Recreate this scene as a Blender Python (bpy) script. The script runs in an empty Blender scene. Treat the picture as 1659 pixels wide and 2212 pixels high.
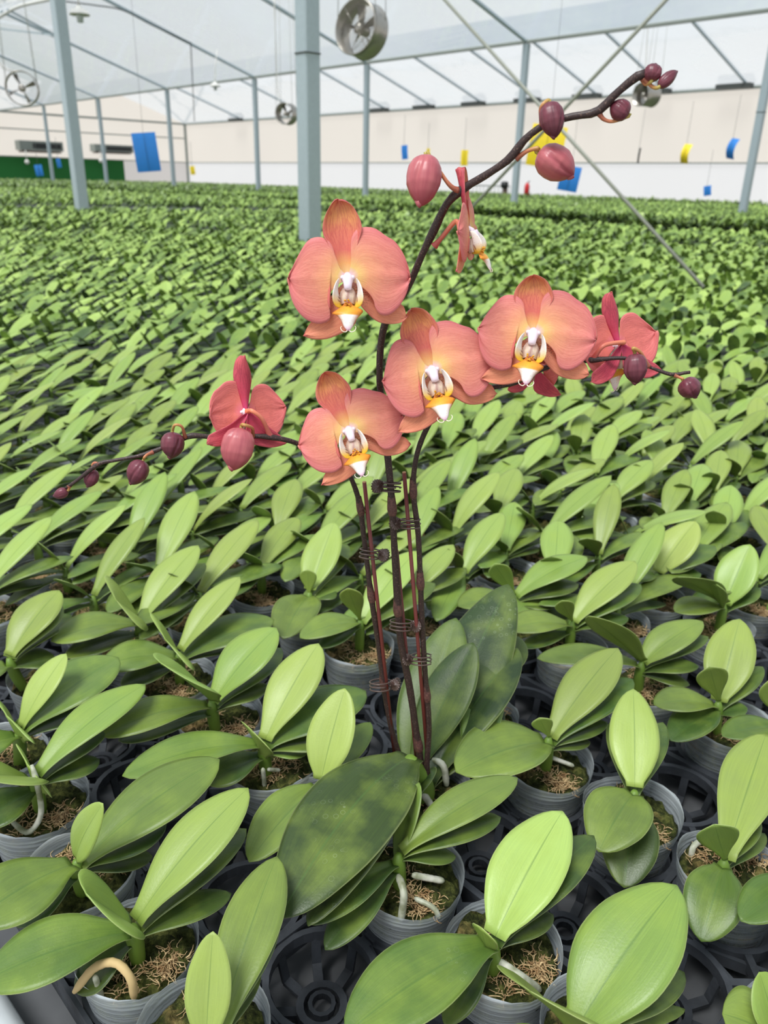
import bpy, math, random
import numpy as np
from mathutils import Vector, Matrix

random.seed(11)
rng = np.random.default_rng(7)
SC = bpy.context.scene
COL = SC.collection

# ------------------------------------------------------------------ camera
F = 1700.0; CX, CY = 829.5, 1106.0; EYE = 1.43
TH = math.radians(22.8); RO = math.radians(1.4)
CAM = np.array([0.0, 0.0, EYE])
FWD = np.array([0, math.cos(TH), -math.sin(TH)])
_up = np.array([0, math.sin(TH), math.cos(TH)]); _rt = np.array([1.0, 0, 0])
RT = math.cos(RO) * _rt + math.sin(RO) * _up
UP = -math.sin(RO) * _rt + math.cos(RO) * _up
cd = bpy.data.cameras.new('camera'); cam = bpy.data.objects.new('camera', cd); COL.objects.link(cam)
cd.sensor_fit = 'VERTICAL'; cd.sensor_height = 9.8; cd.lens = 9.8 * F / 2212.0
cd.clip_start = 0.02; cd.clip_end = 300
cam.matrix_world = Matrix(((RT[0], UP[0], -FWD[0], 0), (RT[1], UP[1], -FWD[1], 0), (RT[2], UP[2], -FWD[2], EYE), (0, 0, 0, 1)))
cd.dof.use_dof = True; cd.dof.focus_distance = 0.66; cd.dof.aperture_fstop = 2.6
SC.camera = cam

# ------------------------------------------------------------------ light
SC.view_settings.view_transform = 'Standard'; SC.view_settings.look = 'None'
SC.view_settings.exposure = 0.0; SC.view_settings.gamma = 1.0
SC.view_settings.use_curve_mapping = False
WORLD_STRENGTH = 1.0
SUN_STRENGTH = 6.9
w = bpy.data.worlds.new('sky'); SC.world = w; w.use_nodes = True
nt = w.node_tree; nt.nodes.clear()
o = nt.nodes.new('ShaderNodeOutputWorld'); bg = nt.nodes.new('ShaderNodeBackground')
tc = nt.nodes.new('ShaderNodeTexCoord'); mp = nt.nodes.new('ShaderNodeMapping'); mp.inputs['Scale'].default_value = (1, 1, 2.5)
nz = nt.nodes.new('ShaderNodeTexNoise'); nz.inputs['Scale'].default_value = 3.0; nz.inputs['Detail'].default_value = 6
cr = nt.nodes.new('ShaderNodeValToRGB')
cr.color_ramp.elements[0].position = .38; cr.color_ramp.elements[0].color = (.40, .49, .60, 1)
cr.color_ramp.elements[1].position = .66; cr.color_ramp.elements[1].color = (.84, .86, .88, 1)
bg.inputs['Strength'].default_value = WORLD_STRENGTH
nt.links.new(tc.outputs['Generated'], mp.inputs[0]); nt.links.new(mp.outputs[0], nz.inputs['Vector'])
nt.links.new(nz.outputs[0], cr.inputs[0])
sx_ = nt.nodes.new('ShaderNodeSeparateXYZ'); nt.links.new(tc.outputs['Generated'], sx_.inputs[0])
mr = nt.nodes.new('ShaderNodeMapRange'); mr.inputs['From Min'].default_value = .12; mr.inputs['From Max'].default_value = .42; nt.links.new(sx_.outputs[2], mr.inputs[0])
mxw = nt.nodes.new('ShaderNodeMix'); mxw.data_type = 'RGBA'; nt.links.new(mr.outputs[0], mxw.inputs[0]); mxw.inputs[6].default_value = (1.0, .97, .93, 1)
nt.links.new(cr.outputs[0], mxw.inputs[7]); nt.links.new(mxw.outputs[2], bg.inputs[0]); nt.links.new(bg.outputs[0], o.inputs[0])
sd = bpy.data.lights.new('sun', 'SUN'); sd.energy = SUN_STRENGTH; sd.angle = math.radians(24); sd.color = (1.0, .97, .90)
sun = bpy.data.objects.new('sun', sd); COL.objects.link(sun)
sun.rotation_euler = Vector((0.34, 0.40, -1.0)).to_track_quat('-Z', 'Y').to_euler()

# ------------------------------------------------------------------ pixel to place
def ray(x, y):
    return FWD + RT * (x - CX) / F - UP * (y - CY) / F
def atz(x, y, z):
    d = ray(x, y); return CAM + d * (z - EYE) / d[2]
def aty(x, y, yy):
    d = ray(x, y); return CAM + d * yy / d[1]
def at_plane(x, y, p0, n):
    d = ray(x, y); return CAM + d * (np.dot(np.asarray(p0) - CAM, n) / np.dot(d, n))
def proj(p):
    q = np.asarray(p) - CAM; dz = q @ FWD
    return np.array([CX + F * (q @ RT) / dz, CY - F * (q @ UP) / dz]), dz

# ------------------------------------------------------------------ materials
def lin(r, g, b):
    f = lambda c: (c / 255 / 12.92) if c / 255 <= .04045 else ((c / 255 + .055) / 1.055) ** 2.4
    return (f(r), f(g), f(b), 1)
class MatB:
    def __init__(s, name):
        s.m = bpy.data.materials.new(name); s.m.use_nodes = True; s.t = s.m.node_tree; s.t.nodes.clear()
        s.out = s.n('OutputMaterial')
    def n(s, kind, **kw):
        nd = s.t.nodes.new('ShaderNode' + kind)
        for k, v in kw.items():
            if k in nd.inputs: nd.inputs[k].default_value = v
            else: setattr(nd, k, v)
        return nd
    def l(s, a, b): s.t.links.new(a, b)
    def ramp(s, src, stops):
        r = s.n('ValToRGB'); e = r.color_ramp.elements
        while len(e) < len(stops): e.new(.5)
        for i, (p, c) in enumerate(stops):
            e[i].position = p; e[i].color = c if len(c) == 4 else (*c, 1)
        s.l(src, r.inputs[0]); return r.outputs[0]
    def mix(s, f, a, b, mode='MIX'):
        m = s.n('Mix', data_type='RGBA', blend_type=mode)
        for i, v in ((0, f), (6, a), (7, b)):
            if hasattr(v, 'is_linked') or hasattr(v, 'links'): s.l(v, m.inputs[i])
            else: m.inputs[i].default_value = v
        return m.outputs[2]
    def math(s, op, a, b=None, clamp=False):
        m = s.n('Math', operation=op, use_clamp=clamp)
        for i, v in ((0, a), (1, b)):
            if v is None: continue
            if hasattr(v, 'links'): s.l(v, m.inputs[i])
            else: m.inputs[i].default_value = v
        return m.outputs[0]
    def noise(s, scale, detail=3, vec=None, rough=.5):
        n = s.n('TexNoise'); n.inputs['Scale'].default_value = scale; n.inputs['Detail'].default_value = detail; n.inputs['Roughness'].default_value = rough
        if vec is not None: s.l(vec, n.inputs['Vector'])
        return n.outputs[0]
    def uv(s, sx=1, sy=1):
        u = s.n('UVMap'); m = s.n('Mapping'); m.inputs['Scale'].default_value = (sx, sy, 1); s.l(u.outputs[0], m.inputs[0]); return m.outputs[0]
    def obj(s): return s.n('TexCoord').outputs['Object']
    def bsdf(s, col, rough=.5, spec=.5, metal=0, bump=None, bstr=.2, bdist=.002, trans=0, tcol=None, coat=0):
        p = s.n('BsdfPrincipled'); 
        if hasattr(col, 'links'): s.l(col, p.inputs['Base Color'])
        else: p.inputs['Base Color'].default_value = col
        if hasattr(rough, 'links'): s.l(rough, p.inputs['Roughness'])
        else: p.inputs['Roughness'].default_value = rough
        p.inputs['Specular IOR Level'].default_value = spec; p.inputs['Metallic'].default_value = metal
        if coat: p.inputs['Coat Weight'].default_value = coat; p.inputs['Coat Roughness'].default_value = .25
        if bump is not None:
            b = s.n('Bump'); b.inputs['Strength'].default_value = bstr; b.inputs['Distance'].default_value = bdist
            s.l(bump, b.inputs['Height']); s.l(b.outputs[0], p.inputs['Normal'])
        res = p.outputs[0]
        if trans:
            t = s.n('BsdfTranslucent'); mx = s.n('MixShader'); mx.inputs[0].default_value = trans
            c = tcol if tcol is not None else col
            if hasattr(c, 'links'): s.l(c, t.inputs[0])
            else: t.inputs[0].default_value = c
            s.l(res, mx.inputs[1]); s.l(t.outputs[0], mx.inputs[2]); res = mx.outputs[0]
        s.l(res, s.out.inputs[0]); s.res = res
        return s.m
def flat(name, rgb, rough=.5, **kw):
    b = MatB(name); n = b.noise(40, 3, b.obj()); c = lin(*rgb)
    c2 = tuple(x * .8 for x in c[:3]) + (1,)
    return b.bsdf(b.mix(n, c2, c), rough, **kw)

M = {}
def leaf_mat():
    b = MatB('orchid_leaf')
    at = b.n('Attribute', attribute_name='age'); age = at.outputs['Fac']
    col = b.ramp(age, [(0, lin(174, 194, 100)), (.3, lin(134, 157, 70)), (.62, lin(84, 108, 42)), (1, lin(40, 60, 32))])  # tone by leaf age, and by shade painted into some leaves
    rnd = b.n('ObjectInfo').outputs['Random']
    hs = b.n('HueSaturation'); b.l(b.math('MULTIPLY_ADD', rnd, .03), hs.inputs['Hue'])
    hs.inputs['Hue'].default_value = .5
    # hue = .487 + .026 * random
    m = b.n('Math', operation='MULTIPLY_ADD'); b.l(rnd, m.inputs[0]); m.inputs[1].default_value = .026; m.inputs[2].default_value = .486; b.l(m.outputs[0], hs.inputs['Hue'])
    m2 = b.n('Math', operation='MULTIPLY_ADD'); b.l(rnd, m2.inputs[0]); m2.inputs[1].default_value = .22; m2.inputs[2].default_value = .9; b.l(m2.outputs[0], hs.inputs['Value'])
    hs.inputs['Saturation'].default_value = .93; b.l(col, hs.inputs['Color']); col = hs.outputs[0]
    n = b.noise(26, 4, b.obj())
    col = b.mix(b.math('MULTIPLY', b.math('SUBTRACT', n, .42, True), 1.3, True), col, lin(160, 178, 74))  # yellowish patches
    # fine lengthwise veins
    vn = b.noise(1.0, 2, b.uv(3, 60)); col = b.mix(.22, col, b.ramp(vn, [(.35, lin(70, 105, 45)), (.65, lin(180, 205, 110))]), 'SOFT_LIGHT')
    # midrib
    u = b.n('UVMap'); sp = b.n('SeparateXYZ'); b.l(u.outputs[0], sp.inputs[0])
    d = b.math('ABSOLUTE', b.math('SUBTRACT', sp.outputs[1], .5))
    rib = b.math('SUBTRACT', 1.0, b.math('MULTIPLY', d, 55), True)
    col = b.mix(b.math('MULTIPLY', rib, .55), col, lin(78, 112, 50))
    # pale rim of the blade
    rim = b.math('MULTIPLY', b.math('SUBTRACT', d, .482, True), 45, True)
    col = b.mix(b.math('MULTIPLY', rim, .5), col, lin(196, 206, 140))
    # dried water marks, thin rings on older leaves
    vo = b.n('TexVoronoi'); vo.inputs['Scale'].default_value = 120; b.l(b.obj(), vo.inputs['Vector'])
    ring = b.math('SUBTRACT', 1.0, b.math('MULTIPLY', b.math('ABSOLUTE', b.math('SUBTRACT', vo.outputs['Distance'], .28)), 32), True)
    msk = b.math('MULTIPLY', b.math('SUBTRACT', b.noise(14, 2, b.obj()), .53, True), 7, True)
    agem = b.math('MULTIPLY', b.math('SUBTRACT', age, .4, True), 2.2, True)
    col = b.mix(b.math('MULTIPLY', b.math('MULTIPLY', ring, msk), b.math('MULTIPLY', agem, .3)), col, lin(205, 218, 185))
    ro = b.math('ADD', .3, b.math('MULTIPLY', n, .22))
    m = b.bsdf(col, ro, .5, bump=b.math('ADD', b.math('MULTIPLY', vn, .6), b.noise(500, 2, b.obj())), bstr=.25, bdist=.0006, trans=.12)
    return m
M['leaf'] = leaf_mat()
M['stem'] = flat('orchid_stem_green', (110, 140, 50), .5)
b = MatB('spike_dark'); sp_ = b.noise(900, 2, b.obj())
M['spike'] = b.bsdf(b.ramp(sp_, [(.45, lin(52, 34, 34)), (.62, lin(66, 46, 42)), (.72, lin(120, 96, 84))]), .5, .5)
b = MatB('spike_node'); M['node'] = b.bsdf(b.ramp(b.noise(500, 3, b.obj()), [(.35, lin(72, 42, 42)), (.7, lin(112, 74, 66))]), .5)
b = MatB('pedicel'); u = b.n('UVMap'); sx = b.n('SeparateXYZ'); b.l(u.outputs[0], sx.inputs[0])
M['pedicel'] = b.bsdf(b.ramp(sx.outputs[0], [(0, lin(150, 82, 66)), (.4, lin(196, 120, 84)), (.75, lin(190, 150, 84)), (1, lin(170, 160, 80))]), .42)
b = MatB('pedicel_pink'); u = b.n('UVMap'); sx = b.n('SeparateXYZ'); b.l(u.outputs[0], sx.inputs[0])
M['pedicel_pink'] = b.bsdf(b.ramp(sx.outputs[0], [(0, lin(190, 84, 82)), (.5, lin(226, 130, 104)), (1, lin(238, 140, 96))]), .42)

def petal_mat(name, stops, edge, vein, veinamt, spots=0.0, trans=.18, freq=26):
    b = MatB(name)
    u = b.n('UVMap'); s = b.n('SeparateXYZ'); b.l(u.outputs[0], s.inputs[0]); U, V = s.outputs[0], s.outputs[1]
    n = b.noise(38, 3, b.obj())
    un = b.math('ADD', U, b.math('MULTIPLY', b.math('SUBTRACT', n, .5), .16))
    col = b.ramp(un, stops)
    dv = b.math('MULTIPLY', b.math('ABSOLUTE', b.math('SUBTRACT', V, .5)), 2)
    e = b.math('MAXIMUM', b.math('POWER', dv, 4), b.math('POWER', U, 7))
    body = b.math('MULTIPLY', b.math('SUBTRACT', U, .2, True), 2.5, True)
    col = b.mix(b.math('MULTIPLY', b.math('MULTIPLY', e, .6), body), col, edge)
    rim = b.math('MULTIPLY', b.math('SUBTRACT', b.math('MAXIMUM', dv, U), .972, True), 26, True)
    col = b.mix(b.math('MULTIPLY', b.math('MULTIPLY', rim, body), .5), col, lin(240, 200, 160))
    vw = b.noise(1.0, 3, b.uv(3.0, freq), .6)
    vv = b.math('MULTIPLY', b.math('SUBTRACT', 1.0, b.math('MULTIPLY', b.math('ABSOLUTE', b.math('SUBTRACT', vw, .5)), 13), True), body)
    col = b.mix(b.math('MULTIPLY', vv, veinamt), col, vein)
    gr = b.noise(700, 2, b.obj()); col = b.mix(.3, col, b.ramp(gr, [(.3, lin(110, 110, 110)), (.7, lin(160, 160, 160))]), 'SOFT_LIGHT')
    if spots:
        vo = b.n('TexVoronoi'); vo.inputs['Scale'].default_value = 900; b.l(b.obj(), vo.inputs['Vector'])
        sp = b.math('LESS_THAN', vo.outputs['Distance'], .40)
        zone = b.math('SUBTRACT', 1.0, b.math('MULTIPLY', b.math('ABSOLUTE', b.math('SUBTRACT', U, .28)), 4.6), True)
        col = b.mix(b.math('MULTIPLY', b.math('MULTIPLY', sp, zone), spots), col, lin(110, 28, 42))
    return b.bsdf(col, .5, .35, bump=b.math('ADD', vw, b.math('MULTIPLY', gr, .3)), bstr=.35, bdist=.0008, trans=trans)
M['petal'] = petal_mat('petal_front', [(0, lin(248, 226, 244)), (.08, lin(250, 222, 222)), (.17, lin(254, 224, 146)), (.34, lin(253, 192, 146)), (.6, lin(250, 174, 150)), (1, lin(249, 164, 152))], lin(240, 138, 158), lin(210, 100, 98), .3, trans=.3, freq=34)
M['petal_back'] = petal_mat('petal_reverse', [(0, lin(236, 130, 160)), (.3, lin(240, 138, 126)), (1, lin(238, 136, 130))], lin(240, 136, 140), lin(170, 66, 74), .3)
M['dorsal'] = petal_mat('sepal_front', [(0, lin(248, 226, 240)), (.08, lin(252, 222, 160)), (.18, lin(252, 198, 130)), (.36, lin(242, 138, 124)), (.6, lin(246, 150, 122)), (.8, lin(252, 190, 118)), (1, lin(252, 196, 122))], lin(238, 122, 136), lin(206, 80, 92), .45, trans=.3, freq=11)
M['latsep'] = petal_mat('lateral_sepal_front', [(0, lin(246, 222, 214)), (.2, lin(244, 180, 140)), (.5, lin(242, 158, 128)), (1, lin(250, 176, 130))], lin(238, 136, 128), lin(206, 110, 92), .4, spots=.8, freq=12)
M['sepal_back'] = petal_mat('sepal_reverse', [(0, lin(222, 84, 138)), (.25, lin(210, 76, 102)), (.7, lin(206, 82, 100)), (1, lin(222, 108, 108))], lin(226, 106, 120), lin(140, 40, 62), .45, freq=9)
def lip_mat():
    b = MatB('lip'); at = b.n('Attribute', attribute_name='tone')
    n = b.noise(260, 3, b.obj()); vo = b.n('TexVoronoi'); vo.inputs['Scale'].default_value = 700; b.l(b.obj(), vo.inputs['Vector'])
    col = at.outputs['Color']
    col = b.mix(b.math('MULTIPLY', b.math('LESS_THAN', vo.outputs['Distance'], .22), .35), col, lin(196, 84, 60))
    return b.bsdf(col, .42, .5, trans=.12, tcol=at.outputs['Color'])
M['lip'] = lip_mat()
M['column'] = flat('column_white', (250, 232, 246), .35)
def bud_mat(name, c0, c1, tip):
    b = MatB(name); u = b.n('UVMap'); s = b.n('SeparateXYZ'); b.l(u.outputs[0], s.inputs[0])
    vw = b.noise(1.0, 3, b.uv(1.6, 17)); col = b.ramp(vw, [(.25, c0), (.75, c1)])
    col = b.mix(b.math('POWER', s.outputs[0], 3), col, tip)
    return b.bsdf(col, .36, .45, bump=vw, bstr=.3, bdist=.0007)
M['bud_light'] = bud_mat('bud_rose', lin(162, 76, 88), lin(196, 110, 112), lin(150, 58, 68))
M['bud_dark'] = bud_mat('bud_maroon', lin(88, 36, 50), lin(126, 62, 74), lin(78, 26, 38))
M['stake'] = flat('stake_red_brown', (118, 52, 48), .45)
M['stake_end'] = flat('stake_cut_end', (196, 150, 110), .8)
M['clip'] = flat('clip_brown', (86, 66, 60), .35, spec=.6)
M['pin'] = flat('steel_pin', (190, 190, 195), .25, metal=1)

def pot_mat():
    b = MatB('clear_pot'); ob = b.obj(); sp = b.n('SeparateXYZ'); b.l(ob, sp.inputs[0])
    lw = b.n('LayerWeight'); lw.inputs[0].default_value = .35
    wv = b.noise(1.0, 2, None)
    m = b.n('Mapping'); m.inputs['Scale'].default_value = (6, 6, 420); b.l(ob, m.inputs[0]); rings = b.noise(1.0, 2, m.outputs[0])
    p = b.n('BsdfPrincipled'); p.inputs['Base Color'].default_value = lin(226, 234, 240); p.inputs['Roughness'].default_value = .22
    bp = b.n('Bump'); bp.inputs['Strength'].default_value = .5; bp.inputs['Distance'].default_value = .001; b.l(rings, bp.inputs['Height']); b.l(bp.outputs[0], p.inputs['Normal'])
    t = b.n('BsdfTransparent'); t.inputs[0].default_value = (.93, .96, .97, 1)
    mx = b.n('MixShader'); rn = b.ramp(rings, [(.4, (.0,) * 3), (.62, (.17,) * 3)])
    rimz = b.math('MULTIPLY', b.math('SUBTRACT', sp.outputs[2], .0835, True), 260, True)
    f = b.math('ADD', b.math('ADD', b.math('ADD', .10, b.math('MULTIPLY', lw.outputs['Facing'], .34)), rn), b.math('ADD', b.math('MULTIPLY', rimz, .5), b.math('MULTIPLY', b.math('SUBTRACT', sp.outputs[2], .058, True), 7)), True)
    b.l(f, mx.inputs[0]); b.l(t.outputs[0], mx.inputs[1]); b.l(p.outputs[0], mx.inputs[2]); b.l(mx.outputs[0], b.out.inputs[0])
    return b.m
M['pot'] = pot_mat()
b = MatB('sphagnum_moss'); n = b.noise(90, 6, b.obj(), .7); n2 = b.noise(22, 3, b.obj())
M['moss'] = b.bsdf(b.mix(b.math('MULTIPLY', b.math('SUBTRACT', n2, .5, True), 6, True), b.ramp(n, [(.34, lin(22, 24, 12)), (.5, lin(62, 68, 30)), (.68, lin(116, 118, 60))]), b.ramp(n, [(.38, lin(60, 44, 26)), (.56, lin(160, 130, 86)), (.75, lin(216, 190, 140))])), .9, .2, bump=n, bstr=1, bdist=.006)
b = MatB('dry_fibre'); M['fibre'] = b.bsdf(b.ramp(b.noise(120, 2, b.obj()), [(.3, lin(150, 112, 72)), (.7, lin(226, 198, 150))]), .85)
b = MatB('aerial_root'); M['root'] = b.bsdf(b.ramp(b.noise(60, 3, b.obj()), [(.32, lin(120, 124, 92)), (.5, lin(176, 178, 158)), (.68, lin(214, 212, 200))]), .45)
M['root_tan'] = flat('dry_root', (214, 184, 130), .7)
b = MatB('tray_plastic'); n = b.noise(30, 5, b.obj()); M['tray'] = b.bsdf(b.ramp(n, [(.3, lin(42, 44, 48)), (.7, lin(70, 73, 79))]), .48, .4, bump=b.noise(200, 3, b.obj()), bstr=.2)
M['bench'] = flat('bench_sheet', (92, 93, 96), .6)
M['bench_rail'] = flat('aluminium_rail', (222, 226, 230), .35)
b = MatB('concrete'); M['floor'] = b.bsdf(b.ramp(b.noise(3, 6, b.obj()), [(.3, lin(120, 120, 116)), (.7, lin(160, 160, 154))]), .85)
M['steel'] = flat('galvanised_steel', (172, 186, 192), .4, metal=.15)
M['gutter'] = flat('gutter_steel', (138, 144, 138), .5)
M['wire'] = flat('steel_rope', (150, 152, 140), .4)
M['dark'] = flat('dark_metal', (70, 74, 72), .5)
M['white'] = flat('white_plastic', (228, 226, 220), .4)
def film(name, tcol, tfac, dcol, gfac, rough=.12, scale=.35):
    b = MatB(name); ob = b.obj()
    t = b.n('BsdfTransparent'); t.inputs[0].default_value = tcol
    tl = b.n('BsdfTranslucent'); tl.inputs[0].default_value = dcol
    df = b.n('BsdfDiffuse'); df.inputs[0].default_value = dcol
    a = b.n('MixShader'); a.inputs[0].default_value = .35; b.l(tl.outputs[0], a.inputs[1]); b.l(df.outputs[0], a.inputs[2])
    c = b.n('MixShader'); 
    nn = b.noise(scale, 5, ob); f = b.ramp(nn, [(.3, (tfac + .1,) * 3), (.7, (tfac - .12,) * 3)])
    b.l(f, c.inputs[0]); b.l(a.outputs[0], c.inputs[1]); b.l(t.outputs[0], c.inputs[2])
    g = b.n('BsdfGlossy'); g.inputs[0].default_value = (.95, .95, .95, 1); g.inputs['Roughness'].default_value = rough
    bp = b.n('Bump'); bp.inputs['Strength'].default_value = .12; bp.inputs['Distance'].default_value = .3; b.l(b.noise(.5, 3, ob), bp.inputs['Height']); b.l(bp.outputs[0], g.inputs['Normal'])
    fr = b.n('Fresnel'); fr.inputs[0].default_value = 1.45
    x = b.n('MixShader'); b.l(b.math('MULTIPLY', fr.outputs[0], gfac, True), x.inputs[0]); b.l(c.outputs[0], x.inputs[1]); b.l(g.outputs[0], x.inputs[2]); b.l(x.outputs[0], b.out.inputs[0])
    return b.m
M['film'] = film('roof_film', (.86, .90, .94, 1), .60, (.58, .64, .70, 1), 1.0, .06)
def wallcloth(name, col, trans, quilt=0):
    b = MatB(name); ob = b.obj(); n = b.noise(.6, 4, ob)
    c = b.mix(b.math('MULTIPLY', n, .5), col, tuple(x * .82 for x in col[:3]) + (1,))
    return b.bsdf(c, .7, .2, trans=trans, tcol=col, bump=b.noise(5, 3, ob), bstr=.2, bdist=.02)
M['wall_cream'] = wallcloth('cream_wall_film', lin(253, 246, 236), .86)
M['wall_white'] = wallcloth('white_wall_film', lin(254, 254, 254), .86)
M['wall_grey'] = wallcloth('speckled_wall_film', lin(228, 223, 220), .7)
M['wall_green'] = wallcloth('green_wall_sheet', lin(44, 110, 54), .15)
for k, c in dict(card_blue=(40, 130, 216), card_yellow=(250, 220, 40), red=(204, 40, 44), skin=(190, 140, 110), shirt=(236, 200, 196), black=(30, 32, 34)).items():
    M[k] = flat(k, c, .45)

# ------------------------------------------------------------------ mesh helpers
def mesh(name, verts, faces, mats, uvs=None, fm=None, age=None, tone=None, smooth=True):
    me = bpy.data.meshes.new(name)
    me.from_pydata([tuple(map(float, v)) for v in verts], [], [tuple(int(i) for i in f) for f in faces])
    for m in (mats if isinstance(mats, (list, tuple)) else [mats]): me.materials.append(m)
    if fm is not None: me.polygons.foreach_set('material_index', list(fm))
    if smooth: me.polygons.foreach_set('use_smooth', [True] * len(me.polygons))
    if uvs is not None:
        l = me.uv_layers.new(name='UVMap'); li = np.zeros(len(me.loops), 'i'); me.loops.foreach_get('vertex_index', li)
        l.data.foreach_set('uv', np.asarray(uvs, 'f')[li].ravel())
    if age is not None:
        a = me.attributes.new('age', 'FLOAT', 'POINT'); a.data.foreach_set('value', np.broadcast_to(np.asarray(age, 'f'), (len(verts),)).copy())
    if tone is not None:
        a = me.attributes.new('tone', 'FLOAT_COLOR', 'POINT'); a.data.foreach_set('color', np.asarray(tone, 'f').ravel())
    me.update(); return me
def link(name, data, parent=None, loc=None):
    o = bpy.data.objects.new(name, data); COL.objects.link(o)
    if loc is not None: o.location = Vector(tuple(map(float, loc)))
    if parent is not None: o.parent = parent
    return o
def tag(o, label, cat, group=None, kind=None):
    if label: o['label'] = label
    if cat: o['category'] = cat
    if group: o['group'] = group
    if kind: o['kind'] = kind
    return o
def empty(name, loc, label, cat, group=None):
    o = bpy.data.objects.new(name, None); COL.objects.link(o); o.location = Vector(tuple(map(float, loc))); o.empty_display_size = .02
    return tag(o, label, cat, group)

class MB:
    def __init__(s): s.v = []; s.f = []; s.uv = []; s.m = []
    def add(s, v, f, uv=None, mi=0):
        k = len(s.v); s.v += [tuple(map(float, q)) for q in v]; s.f += [tuple(i + k for i in q) for q in f]
        s.uv += list(uv) if uv is not None else [(0, 0)] * len(v); s.m += [mi] * len(f)
    def box(s, c, sx, sy, sz, ax=None, mi=0):
        c = np.asarray(c, float); A = np.eye(3) if ax is None else np.asarray(ax, float)
        v = [c + A[0] * x * sx / 2 + A[1] * y * sy / 2 + A[2] * z * sz / 2 for x in (-1, 1) for y in (-1, 1) for z in (-1, 1)]
        s.add(v, [(0, 1, 3, 2), (4, 6, 7, 5), (0, 4, 5, 1), (2, 3, 7, 6), (0, 2, 6, 4), (1, 5, 7, 3)], mi=mi)
    def beam(s, a, b_, wd, ht, mi=0):
        a = np.asarray(a, float); b_ = np.asarray(b_, float); d = b_ - a; L = np.linalg.norm(d); d /= L
        up = np.array([0, 0, 1.]) if abs(d[2]) < .98 else np.array([1., 0, 0])
        x = np.cross(d, up); x /= np.linalg.norm(x); y = np.cross(x, d)
        s.box((a + b_) / 2, L, wd, ht, (d, x, y), mi)
    def tube(s, pts, rad, n=8, cap=True, mi=0):
        P = np.asarray(pts, float); K = len(P); R = np.broadcast_to(np.asarray(rad, float), (K,))
        T = np.gradient(P, axis=0); T /= np.linalg.norm(T, axis=1)[:, None] + 1e-12
        ref = np.array([0, 0, 1.]) if abs(T[0][2]) < .9 else np.array([1., 0, 0])
        x = np.cross(T[0], ref); x /= np.linalg.norm(x); v = []; uv = []
        for i in range(K):
            x = x - T[i] * (x @ T[i]); x /= np.linalg.norm(x); y = np.cross(T[i], x)
            for j in range(n):
                a = 2 * math.pi * j / n; v.append(P[i] + R[i] * (math.cos(a) * x + math.sin(a) * y)); uv.append((i / (K - 1), j / n))
        f = [(i * n + j, i * n + (j + 1) % n, (i + 1) * n + (j + 1) % n, (i + 1) * n + j) for i in range(K - 1) for j in range(n)]
        if cap: f += [tuple(range(n))[::-1], tuple((K - 1) * n + j for j in range(n))]
        s.add(v, f, uv, mi)
    def lathe(s, prof, n=24, c=(0, 0, 0), ax=None, mi=0, mod=None):
        A = np.eye(3) if ax is None else np.asarray(ax, float); c = np.asarray(c, float); v = []; uv = []
        for i, (r, z) in enumerate(prof):
            for j in range(n):
                a = 2 * math.pi * j / n; rr = r if mod is None else mod(r, z, a, i)
                v.append(c + A[0] * rr * math.cos(a) + A[1] * rr * math.sin(a) + A[2] * z); uv.append((i / (len(prof) - 1), j / n))
        f = [(i * n + j, i * n + (j + 1) % n, (i + 1) * n + (j + 1) % n, (i + 1) * n + j) for i in range(len(prof) - 1) for j in range(n)]
        s.add(v, f, uv, mi)
    def build(s, name, mats, parent=None, smooth=True, loc=None):
        return link(name, mesh(name, s.v, s.f, mats, s.uv, s.m, smooth=smooth), parent, loc)

def spline(pts, n):
    P = np.asarray(pts, float); d = np.r_[0, np.cumsum(np.linalg.norm(np.diff(P, axis=0), axis=1))]
    t = np.linspace(0, d[-1], n); Q = np.vstack([2 * P[0] - P[1], P, 2 * P[-1] - P[-2]]); out = []
    for x in t:
        i = min(max(int(np.searchsorted(d, x, 'right')) - 1, 0), len(P) - 2); h = (x - d[i]) / (d[i + 1] - d[i] + 1e-12)
        a, b_, c, e = Q[i], Q[i + 1], Q[i + 2], Q[i + 3]
        out.append(.5 * (2 * b_ + (c - a) * h + (2 * a - 5 * b_ + 4 * c - e) * h * h + (3 * b_ - a - 3 * c + e) * h ** 3))
    return np.array(out)

def sheet(top, thick, nu, nv, flip=False):
    """top: (nu, nv, 3) grid; returns a closed thin body: verts, faces, uvs, material index (0 front, 1 back)"""
    G = np.asarray(top, float); du = np.gradient(G, axis=0); dv = np.gradient(G, axis=1); N = np.cross(du, dv); N /= np.linalg.norm(N, axis=2)[..., None] + 1e-12
    if flip: N = -N
    taper = np.ones((nu, nv)); taper[:, 0] = taper[:, -1] = .35; taper[-1, :] = .35
    Bk = G - N * thick * taper[..., None]
    v = np.vstack([G.reshape(-1, 3), Bk.reshape(-1, 3)]); k = nu * nv; f = []; m = []
    uu, vv = np.meshgrid(np.linspace(0, 1, nu), np.linspace(0, 1, nv), indexing='ij'); uv = np.stack([uu, vv], -1).reshape(-1, 2); uv = np.vstack([uv, uv])
    for i in range(nu - 1):
        for j in range(nv - 1):
            q = (i * nv + j, (i + 1) * nv + j, (i + 1) * nv + j + 1, i * nv + j + 1)
            if flip: q = q[::-1]
            f.append(q); m.append(0); f.append(tuple(x + k for x in q[::-1])); m.append(1)
    ring = [i * nv for i in range(nu)] + [(nu - 1) * nv + j for j in range(1, nv)] + [i * nv + nv - 1 for i in range(nu - 2, -1, -1)] + [j for j in range(nv - 2, 0, -1)]
    for a, b_ in zip(ring, ring[1:] + ring[:1]):
        q = (a, a + k, b_ + k, b_)
        if flip: q = q[::-1]
        f.append(q); m.append(1)
    return v, f, uv, m

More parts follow.
